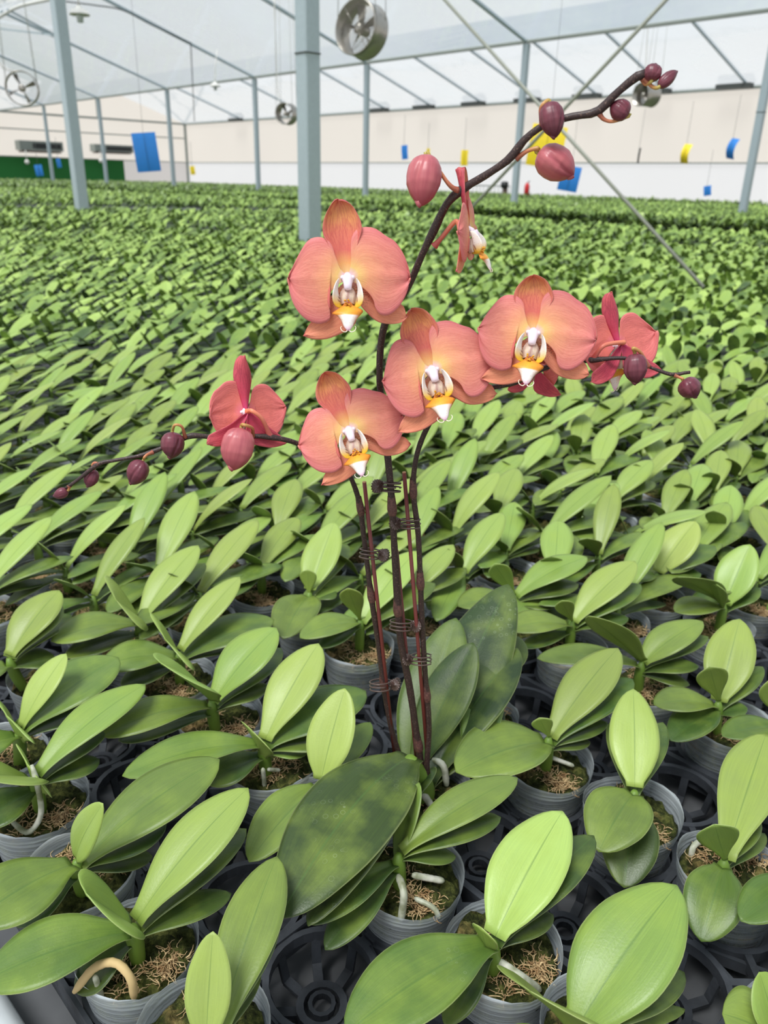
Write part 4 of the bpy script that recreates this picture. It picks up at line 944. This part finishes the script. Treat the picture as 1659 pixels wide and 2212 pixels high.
SA = spike([(880, 1668, .685), (852, 1600, .683), (832, 1500, .68), (817, 1390, .678), (801, 1280, .675), (786, 1160, .672), (776, 1085, .668), (757, 1030, .660), (738, 1008, .655), (700, 985, .645), (640, 957, .632), (590, 945, .625), (545, 942, .62), (480, 946, .615), (416, 941, .61), (385, 953, .607), (335, 974, .604), (300, 985, .60), (245, 995, .597), (212, 1003, .595), (170, 1035, .592), (141, 1056, .59)],
           [.0032, .0030, .0028, .0026, .0023, .0020, .0017, .0012], [(775, 1098), (797, 1285), (826, 1478), (416, 941), (325, 977), (212, 1004), (580, 943)])
SB = spike([(921, 1735, .672), (903, 1605, .672), (884, 1480, .67), (866, 1390, .668), (860, 1320, .667), (853, 1200, .664), (846, 1080, .66), (838, 990, .658), (826, 880, .655), (820, 815, .652), (824, 735, .648), (840, 680, .64), (880, 622, .63), (912, 550, .622), (936, 500, .616), (966, 440, .61), (1000, 408, .605), (1050, 378, .598), (1100, 343, .592), (1135, 300, .588), (1180, 268, .584), (1235, 252, .58), (1290, 241, .576), (1330, 203, .572), (1372, 168, .568), (1395, 158, .565)],
           [.0038, .0036, .0036, .0034, .0032, .0030, .0029, .0027, .0024, .0021], [(848, 1100), (905, 1605), (860, 1320), (938, 498), (988, 415), (1112, 340), (1290, 243), (1375, 165)])
SCc = spike([(918, 1745, .668), (920, 1680, .669), (926, 1590, .67), (925, 1540, .67), (918, 1450, .67), (911, 1330, .668), (908, 1250, .666), (903, 1150, .664), (893, 1065, .66), (897, 1000, .656), (913, 945, .652), (945, 885, .645), (975, 858, .642), (1010, 850, .64), (1060, 838, .638), (1110, 826, .635), (1160, 802, .632), (1215, 783, .628), (1275, 778, .624), (1350, 774, .62), (1400, 792, .616), (1450, 809, .612), (1475, 806, .611), (1491, 804, .61)],
            [.0034, .0032, .0030, .0029, .0028, .0026, .0024, .0022, .0020, .0018, .0006], [(895, 1060), (909, 1258), (922, 1500), (1110, 826), (1280, 778), (1456, 810), (1487, 805)])

# ---- outlines measured on a bloom, unit = 0.11 mm
DORS = ([(-15, 0), (-48, 60), (-92, 150), (-142, 240), (-170, 300), (-168, 370), (-140, 440), (-95, 505), (-58, 527)], [(15, 0), (32, 60), (52, 160), (84, 260), (104, 325), (98, 375), (75, 430), (35, 492), (-20, 522), (-58, 527)])
PETR = ([(10, 20), (25, 120), (25, 230), (42, 300), (80, 338), (130, 348), (200, 338), (280, 285), (340, 250), (400, 165), (432, 70), (445, 0)], [(20, -20), (70, -45), (135, -95), (180, -150), (200, -215), (235, -258), (290, -262), (350, -220), (400, -150), (435, -70), (445, 0)])
PETL = ([(-10, 20), (-50, 60), (-85, 150), (-112, 228), (-160, 268), (-222, 275), (-282, 248), (-345, 160), (-395, 70), (-425, 0)], [(-20, -20), (-80, -55), (-132, -115), (-148, -175), (-128, -235), (-130, -290), (-180, -320), (-240, -320), (-320, -280), (-385, -195), (-418, -90), (-425, 0)])
LSL = ([(-10, -10), (-110, -110), (-210, -240), (-290, -330), (-328, -400)], [(15, -20), (35, -110), (62, -230), (60, -300), (20, -355), (-60, -395), (-160, -428), (-260, -425), (-328, -400)])
LSR = ([(15, -10), (80, -40), (200, -110), (330, -160), (405, -195), (432, -268)], [(0, -25), (45, -110), (95, -195), (150, -255), (200, -298), (250, -318), (330, -325), (400, -308), (432, -268)])
def smooth(pts, n):
    return spline([(a, b_, 0) for a, b_ in pts], n)[:, :2]
def part_sheet(name, outl, depth, mats, parent, unit, sx=1, sy=1, nu=22, nv=17, thick=.0007, jit=0, mirror=False, rot=0.0, ruffle=0):
    rr = np.random.default_rng(jit); A = smooth(outl[0], nu); B = smooth(outl[1], nu)
    V = np.linspace(0, 1, nv); G = np.zeros((nu, nv, 3)); ph = rr.uniform(0, 6, 3)
    for i in range(nu):
        for j, s in enumerate(V):
            p = A[i] * (1 - s) + B[i] * s; t = i / (nu - 1); e = abs(2 * s - 1)
            p = p * (1 + .012 * math.sin(9 * s + 5 * t + ph[0]) * t + .008 * math.sin(23 * s + ph[1]) * t)
            z = depth(p[0], p[1], t, s) + ruffle * (9 * math.sin(14 * s + ph[1]) * t ** 3 + 5 * math.sin(31 * s + ph[0]) * t ** 4 - 10 * math.exp(-((s - .42) / .05) ** 2) * t) + 6 * math.sin(6 * s + 4 * t + ph[2]) * t * t
            c, q = math.cos(rot), math.sin(rot); p = np.array([c * p[0] - q * p[1], q * p[0] + c * p[1]])
            G[i, j] = (p[0] * sx * (-1 if mirror else 1), p[1] * sy, z)
    G *= unit
    N = np.cross(G[nu // 2 + 1, nv // 2] - G[nu // 2, nv // 2], G[nu // 2, nv // 2 + 1] - G[nu // 2, nv // 2])
    v, f, uv, m = sheet(G, thick, nu, nv, flip=N[2] < 0); uv = np.array(uv, float)
    rad = np.hypot(G[..., 0] / sx, G[..., 1] / sy).ravel(); rad /= rad.max(); uv[:, 0] = np.r_[rad, rad]
    return link(name, mesh(name, v, f, mats, uv, m), parent)
def flower(px, py, yy, roll=0.0, yaw=0.0, pitch=0.0, size=1.0, sl=1.0, sr=1.0, sd=1.0, sdx=1.0, sy=1.0, ped=None, seed=0, lipo=True, label=None, spread=1.0):
    P = aty(px, py, yy); _, dz = proj(P); unit = dz / F / 3.318 * size
    Z = (CAM - P); Z /= np.linalg.norm(Z); X = RT - Z * (RT @ Z); X /= np.linalg.norm(X); Y = np.cross(Z, X)
    Bm = Matrix(((X[0], Y[0], Z[0]), (X[1], Y[1], Z[1]), (X[2], Y[2], Z[2])))
    R3 = Bm @ Matrix.Rotation(math.radians(roll), 3, 'Z') @ Matrix.Rotation(math.radians(yaw), 3, 'Y') @ Matrix.Rotation(math.radians(pitch), 3, 'X')
    mb = MB()  # the column at the heart of the bloom
    mb.lathe([(0, -30), (30, -28), (36, 0), (40, 30), (34, 55), (0, 62)], 18, ax=((1, 0, 0), (0, .8, .6), (0, -.6, .8)))
    mb.lathe([(0, 60), (26, 52), (30, 20), (34, -20), (30, -30)], 16, c=(0, -36, 62), ax=((1, 0, 0), (0, .35, .93), (0, -.93, .35)))
    mb.lathe([(0, -9), (9, -6), (12, 0), (8, 8), (0, 10)], 12, c=(0, -72, 92))
    for sx_ in (-1, 1): mb.lathe([(0, -20), (14, -14), (18, 0), (12, 16), (0, 20)], 12, c=(sx_ * 36, 0, 12))
    me = mesh('flower', np.array(mb.v) * unit, mb.f, M['column'], mb.uv)
    fl = link('flower', me, ORC, L_(P)); fl.rotation_mode = 'QUATERNION'; fl.rotation_quaternion = R3.to_quaternion()
    if label: fl['label'] = label
    r = random.Random(seed)
    part_sheet('dorsal_sepal', DORS, lambda x, y, t, s: -18 - 40 * t + 55 * (s - .5) ** 2 * 4 * (.4 + t) - 30 * t * t * (sdx < .9), [M['dorsal'], M['sepal_back']], fl, unit, sdx, sd, jit=seed)
    cup = lambda x, y, t, s: 6 + 34 * math.sin(t * 2.6) - 58 * t * t - 30 * (abs(y) / 300) ** 2 + 12 * math.exp(-((y - 10) / 30) ** 2) * t
    part_sheet('petal', PETR, cup, [M['petal'], M['petal_back']], fl, unit, sr, sy, nu=26, nv=25, jit=seed + 1, ruffle=1)
    part_sheet('petal', PETL, cup, [M['petal'], M['petal_back']], fl, unit, sl, sy, nu=26, nv=25, jit=seed + 2, ruffle=1)
    dl = lambda x, y, t, s: -26 - 26 * t - 30 * (s - .5) ** 2 * 4 * (1 - t)
    part_sheet('lateral_sepal', LSL, dl, [M['latsep'], M['sepal_back']], fl, unit, spread, sy, jit=seed + 3)
    part_sheet('lateral_sepal', LSR, dl, [M['latsep'], M['sepal_back']], fl, unit, spread, sy, jit=seed + 4)
    if lipo: lip(fl, unit, seed)
    if ped:
        a = L_(aty(*ped[0])); c = L_(P); mids = [L_(aty(*q)) for q in ped[1:]]; end = c - np.array(R3 @ Vector((0, 0, 1))) * unit * 24
        W_ = spline([a] + mids + [end - np.array(R3 @ Vector((0, 0, 1))) * unit * 50, end], 30); mb = MB(); R_ = np.interp(np.linspace(0, 1, 30), [0, .08, .2, .8, 1], [.0030, .0022, .0017, .0018, .0024]); mb.tube(W_, R_, 10)
        Q = R3.to_quaternion().inverted(); v = [tuple(Q @ (Vector(p) - Vector(c))) for p in mb.v]; link('pedicel', mesh('pedicel', v, mb.f, M['pedicel_pink'], mb.uv), fl)
    return fl
WHT, YEL, ORG, RED, PNK, CRM = lin(252, 246, 240), lin(250, 206, 60), lin(232, 140, 44), lin(132, 24, 44), lin(228, 168, 204), lin(250, 238, 214)
def lip(fl, unit, seed):
    V, Fc, Tn = [], [], []
    def addsheet(G, tone, thick=5):
        nu, nv = G.shape[:2]; v, f, uv, m = sheet(G, thick, nu, nv); k = len(V); V.extend(v.tolist()); Fc.extend([tuple(i + k for i in q) for q in f]); Tn.extend(np.vstack([tone.reshape(-1, 4), tone.reshape(-1, 4)]).tolist())
    def mix(a, b_, t): t = min(max(t, 0), 1); return np.array(a) * (1 - t) + np.array(b_) * t
    # two lobes standing up at the sides
    for s in (-1, 1):
        out = smooth([(s * 30, -215), (s * 82, -206), (s * 108, -160), (s * 104, -95), (s * 84, -34), (s * 62, -8)], 14); inn = smooth([(s * 18, -205), (s * 38, -185), (s * 62, -130), (s * 70, -80), (s * 64, -38), (s * 62, -8)], 14)
        G = np.zeros((14, 7, 3)); T = np.zeros((14, 7, 4))
        for i in range(14):
            for j in range(7):
                q = j / 6; t = i / 13; p = inn[i] * (1 - q) + out[i] * q; G[i, j] = (p[0], p[1], 22 + 96 * q * (.45 + .55 * math.sin(min(1, t * 1.1) * 3.0)) + 26 * math.sin(t * 3.1))
                c = mix(YEL, WHT, (t - .30) * 3.2 + (1 - q) * .5); 
                if q < .35 and t < .45 and (i + j) % 2 == 0: c = mix(RED, c, .15)
                T[i, j] = c
        if s < 0: G = G[:, ::-1]; T = T[:, ::-1]
        addsheet(G, T)
    # tongue: narrow, then two pointed shoulders, then the tip
    Lf = smooth([(-22, -150), (-34, -195), (-112, -250), (-84, -262), (-50, -298), (-28, -345), (0, -372)], 22); Rt = smooth([(22, -150), (34, -195), (104, -232), (86, -262), (50, -302), (26, -348), (0, -372)], 22)
    G = np.zeros((22, 11, 3)); T = np.zeros((22, 11, 4))
    for i in range(22):
        for j in range(11):
            q = j / 10; t = i / 21; p = Lf[i] * (1 - q) + Rt[i] * q; e = abs(2 * q - 1)
            G[i, j] = (p[0], p[1], 70 + 125 * t + 38 * math.sin(t * 3.1) - 40 * e * e * math.sin(t * 3.1)); c = mix(ORG, YEL, .5 - .5 * e) if t < .55 else mix(WHT, ORG, (e - .45) * 2 * max(0, 1 - (t - .55) * 3)); c = mix(c, WHT, (t - .56) * 3.5 * (1 - e * .7)); c = mix(c, PNK, (t - .8) * 5); T[i, j] = c
            if t < .2: T[i, j] = mix(RED, ORG, e)
    addsheet(G[:, ::-1], T[:, ::-1], 7)
    mb = MB(); r = random.Random(seed)
    # inner throat, callus and tendrils
    mb.lathe([(40, -70), (56, -40), (60, 0), (50, 50)], 20, c=(0, -145, 34), ax=((1, 0, 0), (0, .3, .95), (0, -.95, .3)))
    k0 = len(mb.v); n0 = len(V)
    for k in range(12):
        a = r.uniform(-1, 1); c = np.array([a * 24, -178 + r.uniform(-24, 22), 128 + r.uniform(-8, 12)]); mb.lathe([(0, -9), (7, -5), (8, 2), (4, 8), (0, 10)], 7, c=c)
    for s in (-1, 1): mb.tube(spline([(s * 6, -368, 190), (s * 20, -380, 204), (s * 44, -372, 206), (s * 54, -350, 196), (s * 46, -340, 190)], 12), [4, 4, 4, 4, 3.5, 3.5, 3, 3, 3, 2.5, 2, 1.5], 6)
    V.extend([list(v) for v in mb.v]); Fc.extend([tuple(i + n0 for i in q) for q in mb.f])
    for i, v in enumerate(mb.v): Tn.append(list(mix(RED, CRM, .25 + .5 * math.sin(v[0] * .4) ** 2) if i < k0 else (mix(ORG, YEL, r.random()) if v[1] > -300 and (int(v[0] + v[1]) % 5) else (mix(RED, ORG, .3) if v[1] > -300 else CRM))))
    link('lip', mesh('lip', np.array(V) * unit, Fc, M['lip'], age=None, tone=np.array(Tn)), fl)

flower(751, 600, .605, 0, 0, -4, 1.0, ped=((880, 620, .632), (830, 640, .625)), seed=1, label='topmost bloom, widest')
flower(933, 800, .618, 12, 6, -4, 1.0, sl=.85, sr=1.0, sd=.85, sy=.95, ped=((975, 858, .642), (960, 820, .636)), seed=11, label='central bloom, tilted')
flower(1152, 719, .612, -6, 0, -4, 1.0, sl=.93, sr=.99, sd=.75, sy=.9, ped=((1160, 802, .632), (1158, 760, .63)), seed=21, label='level bloom beside the crimson backs')
flower(754, 930, .622, 16, 0, -4, .92, sl=.96, sr=.98, sd=.92, sy=.86, ped=((738, 1008, .655), (745, 960, .65)), seed=31, label='lowest bloom with folded petal')
flower(531, 889, .628, 8, 205, 0, .80, sl=.92, sr=.80, sd=.92, sdx=.62, sy=.82, ped=((583, 942, .625), (566, 905, .620), (545, 888, .618)), seed=41, label='bloom seen from behind, crimson sepals', lipo=True)
flower(1334, 744, .640, 20, 222, 0, .84, sl=1.0, sr=.9, sd=.82, sdx=.6, sy=.82, ped=((1280, 778, .625), (1300, 750, .622), (1320, 742, .626)), seed=51, label='bloom turned away beyond the single maroon bud')
flower(1160, 792, .655, 4, 180, -30, .62, sl=.6, sr=.6, sd=.3, sy=.9, spread=.8, ped=((1180, 795, .632), (1170, 790, .64)), seed=61, label='crimson back of a bloom hidden below the level one')
flower(1012, 497, .606, 4, 78, 0, .78, sl=.8, sr=.8, sd=1.0, sdx=.6, sy=.85, ped=((938, 532, .616), (955, 512, .614), (985, 478, .610)), seed=71, label='bloom seen edge on, white lip outward')

def bud(px, py, yy, ln, wd, ang, mat, ped=None, tilt=0.0, seed=0, rotz=0.0):
    P = aty(px, py, yy); _, dz = proj(P); k = dz / F; Ln = ln * k; Wd = wd * k / 2
    a = math.radians(ang); Z3 = (CAM - P) / np.linalg.norm(CAM - P); D = (RT * math.cos(a) + UP * math.sin(a)) * math.cos(tilt) + Z3 * math.sin(tilt); D /= np.linalg.norm(D)
    X = np.cross(D, Z3); X /= np.linalg.norm(X); Yv = np.cross(D, X); mb = MB()
    ts = np.linspace(0, 1, 26); prof = [(Wd * float(np.interp(t, [0, .03, .10, .25, .42, .6, .78, .9, .96, 1], [.05, .42, .72, .95, 1.0, .95, .72, .44, .22, .02])), -Ln / 2 + Ln * t) for t in ts]
    def mod(r_, z, an, i):
        t = ts[i]; w_ = 1 + .05 * math.cos(3 * (an + rotz)); g = 0
        for c in (0.9 + rotz, 3.0 + rotz, 5.1 + rotz):
            d = (an - c - .7 * (t - .5) + math.pi) % (2 * math.pi) - math.pi; g += .13 * math.exp(-(d / .11) ** 2) * min(1, t * 2.2); g -= .07 * math.exp(-((d - .34) / .26) ** 2) * min(1, t * 1.5)
        return r_ * (w_ - g)
    mb.lathe(prof, 60, ax=(X, Yv, D), mod=mod); o = mb.build('bud', M[mat], ORC, loc=L_(P))
    # a small keel at the tip
    mb = MB(); mb.tube([D * Ln * .40 + X * Wd * .18, D * Ln * .49 + X * Wd * .12, D * Ln * .535 + X * Wd * .1], [Wd * .26, Wd * .16, Wd * .03], 8); mb.build('bud_tip', M[mat], o)
    if ped:
        W_ = spline([aty(*q) - P for q in ped] + [-D * Ln * .5 * 1.12, -D * Ln * .46], 22); mb = MB(); mb.tube(W_, np.interp(np.linspace(0, 1, 22), [0, .1, .3, 1], [.0026, .0019, .0014, .0014]) * (1 if ln > 60 else .8), 9); mb.build('pedicel', M['pedicel'], o)
    return o
bud(513, 970, .602, 94, 70, -100, 'bud_light', ((545, 942, .618), (545, 925, .61), (528, 918, .604)), seed=1, rotz=.4)
bud(372, 962, .600, 58, 50, -92, 'bud_dark', ((400, 945, .607), (393, 922, .602), (378, 918, .60)), rotz=1.2)
bud(297, 1021, .595, 58, 45, -115, 'bud_dark', ((330, 977, .602), (318, 982, .598), (312, 988, .596)), rotz=2)
bud(197, 1033, .598, 42, 31, -108, 'bud_dark', ((214, 1003, .595), (204, 1000, .596), (200, 1006, .597)), rotz=.2)
bud(131, 1066, .589, 34, 23, 205, 'bud_dark', ((150, 1050, .59),), rotz=.9)
bud(916, 391, .600, 110, 75, -96, 'bud_light', ((990, 412, .605), (968, 396, .603)), rotz=.1)
bud(1201, 354, .585, 92, 72, -32, 'bud_light', ((1115, 342, .592), (1140, 326, .588), (1163, 320, .586)), rotz=1.6)
bud(1193, 260, .578, 78, 52, -80, 'bud_dark', ((1172, 270, .584), (1168, 240, .582), (1174, 225, .580)), rotz=.7)
bud(1338, 237, .574, 46, 44, 150, 'bud_dark', ((1294, 245, .576), (1305, 258, .575), (1325, 262, .574)), rotz=2.2)
bud(1410, 156, .565, 38, 37, 80, 'bud_dark', ((1385, 168, .568), (1394, 182, .567)), rotz=.3)
bud(1443, 170, .562, 52, 27, 42, 'bud_dark', ((1390, 170, .566), (1410, 188, .564)), rotz=1.1)
bud(1373, 797, .608, 66, 49, -87, 'bud_dark', ((1400, 792, .616), (1384, 762, .612), (1368, 752, .610)), rotz=.5)
bud(1491, 839, .606, 48, 46, -48, 'bud_dark', ((1457, 811, .611), (1475, 818, .608)), rotz=1.8)

# ------------------------------------------------------------------ stakes and clips
def stake(a, b_, label, r=.0019):
    A = aty(*a); B = aty(*b_) if len(b_) == 3 else b_; t = empty('support_stake', B, label, 'plant stake'); mb = MB(); mb.tube([(0, 0, 0), (A - B) * .5, A - B], r, 10); mb.build('rod', M['stake'], t)
    d = (A - B) / np.linalg.norm(A - B); mb = MB(); mb.tube([(A - B), (A - B) + d * .0006], r * .96, 10); mb.build('cut_end', M['stake_end'], t)
stake((787, 1042, .668), (856, 1668, .684), 'thin red-brown stake beside the spike that arches towards the bench side')
stake((873, 1021, .662), (930, 1722, .672), 'thin red-brown stake standing highest, between the two upright spikes')
stake((857, 1190, .672), (908, 1735, .680), 'thin red-brown stake mostly hidden behind the thickest dark spike')
def clip(px, py, yy, w_, label, ang=0.0, side=1, discs=2):
    P = aty(px, py, yy); _, dz = proj(P); k = dz / F; t = empty('orchid_clip', P, label, 'plant clip'); rx = w_ * k / 2; ry = rx * .8
    X = RT * math.cos(ang) + UP * math.sin(ang); Z = -RT * math.sin(ang) + UP * math.cos(ang); Yv = np.cross(Z, X); mb = MB()
    # camera-like axes only to set the tilt of the ring seen in the photograph
    for q, dzz in enumerate((-.0036, 0, .0036)):
        a0, a1 = (.25, 5.9) if q != 1 else (-.5, 5.2)
        W_ = [X * rx * math.cos(a) + Yv * ry * math.sin(a) + Z * (dzz + .001 * math.sin(a)) for a in np.linspace(a0, a1, 26)]; mb.tube(W_, .00075, 7)
    mb.tube([X * side * -rx + Z * .0045, X * side * -rx - Z * .0045], .0008, 6); mb.build('coil', M['clip'], t)
    for q in range(discs):
        dn = (Yv * -.75 + X * side * (.5 if q == 0 else -.9)); dn /= np.linalg.norm(dn); a = np.cross(dn, Z); a /= np.linalg.norm(a); c = X * side * (-rx - .0042 - .0012 * q) * 1.0 + Yv * (-.002 + .006 * q); b3 = np.cross(dn, a)
        mb = MB(); mb.lathe([(0, -.0006), (.0022, -.0006), (.0060, .0002), (.0062, .0010), (.0055, .0014), (.0014, .0006), (.0012, .0014), (0, .0016)], 56, c=c, ax=(a, b3, dn), mod=lambda r_, z, an, i: r_ * (1 + .05 * math.cos(14 * an) * (r_ > .004)))
        v = np.array(mb.v)
        for i in range(len(v)):
            d = v[i] - c; rr = math.hypot(d @ a, d @ b3); an = math.atan2(d @ b3, d @ a)
            if rr > .0015: v[i] = v[i] + dn * .00045 * math.cos(14 * an) * min(1, rr / .004)
        mb.v = [tuple(q_) for q_ in v]; mb.build('grip', M['clip'], t)
    mb = MB(); c = X * side * (-rx - .0015) + Yv * .001; mb.tube([c - Z * .003, c + Z * .0045], .0009, 8); mb.build('spring_pin', M['pin'], t)
clip(846, 1052, .659, 40, 'brown coiled clip highest on the middle spike', -.05, 1, 2)
clip(886, 1131, .663, 44, 'brown coiled clip joining the tallest stake and the outer spike, upper one', 0, 1, 2)
clip(798, 1196, .671, 42, 'brown coiled clip on the thinnest spike near its stake top, fluted grip facing the view', -.1, -1, 2)
clip(866, 1350, .668, 48, 'brown coiled clip around the thick middle spike at mid height', -.05, -1, 2)
clip(910, 1424, .670, 44, 'brown coiled clip on the outer spike below the upper one', 0, 1, 1)
clip(822, 1480, .679, 46, 'brown coiled clip lowest of all, joining stake and thinnest spike', .05, -1, 2)
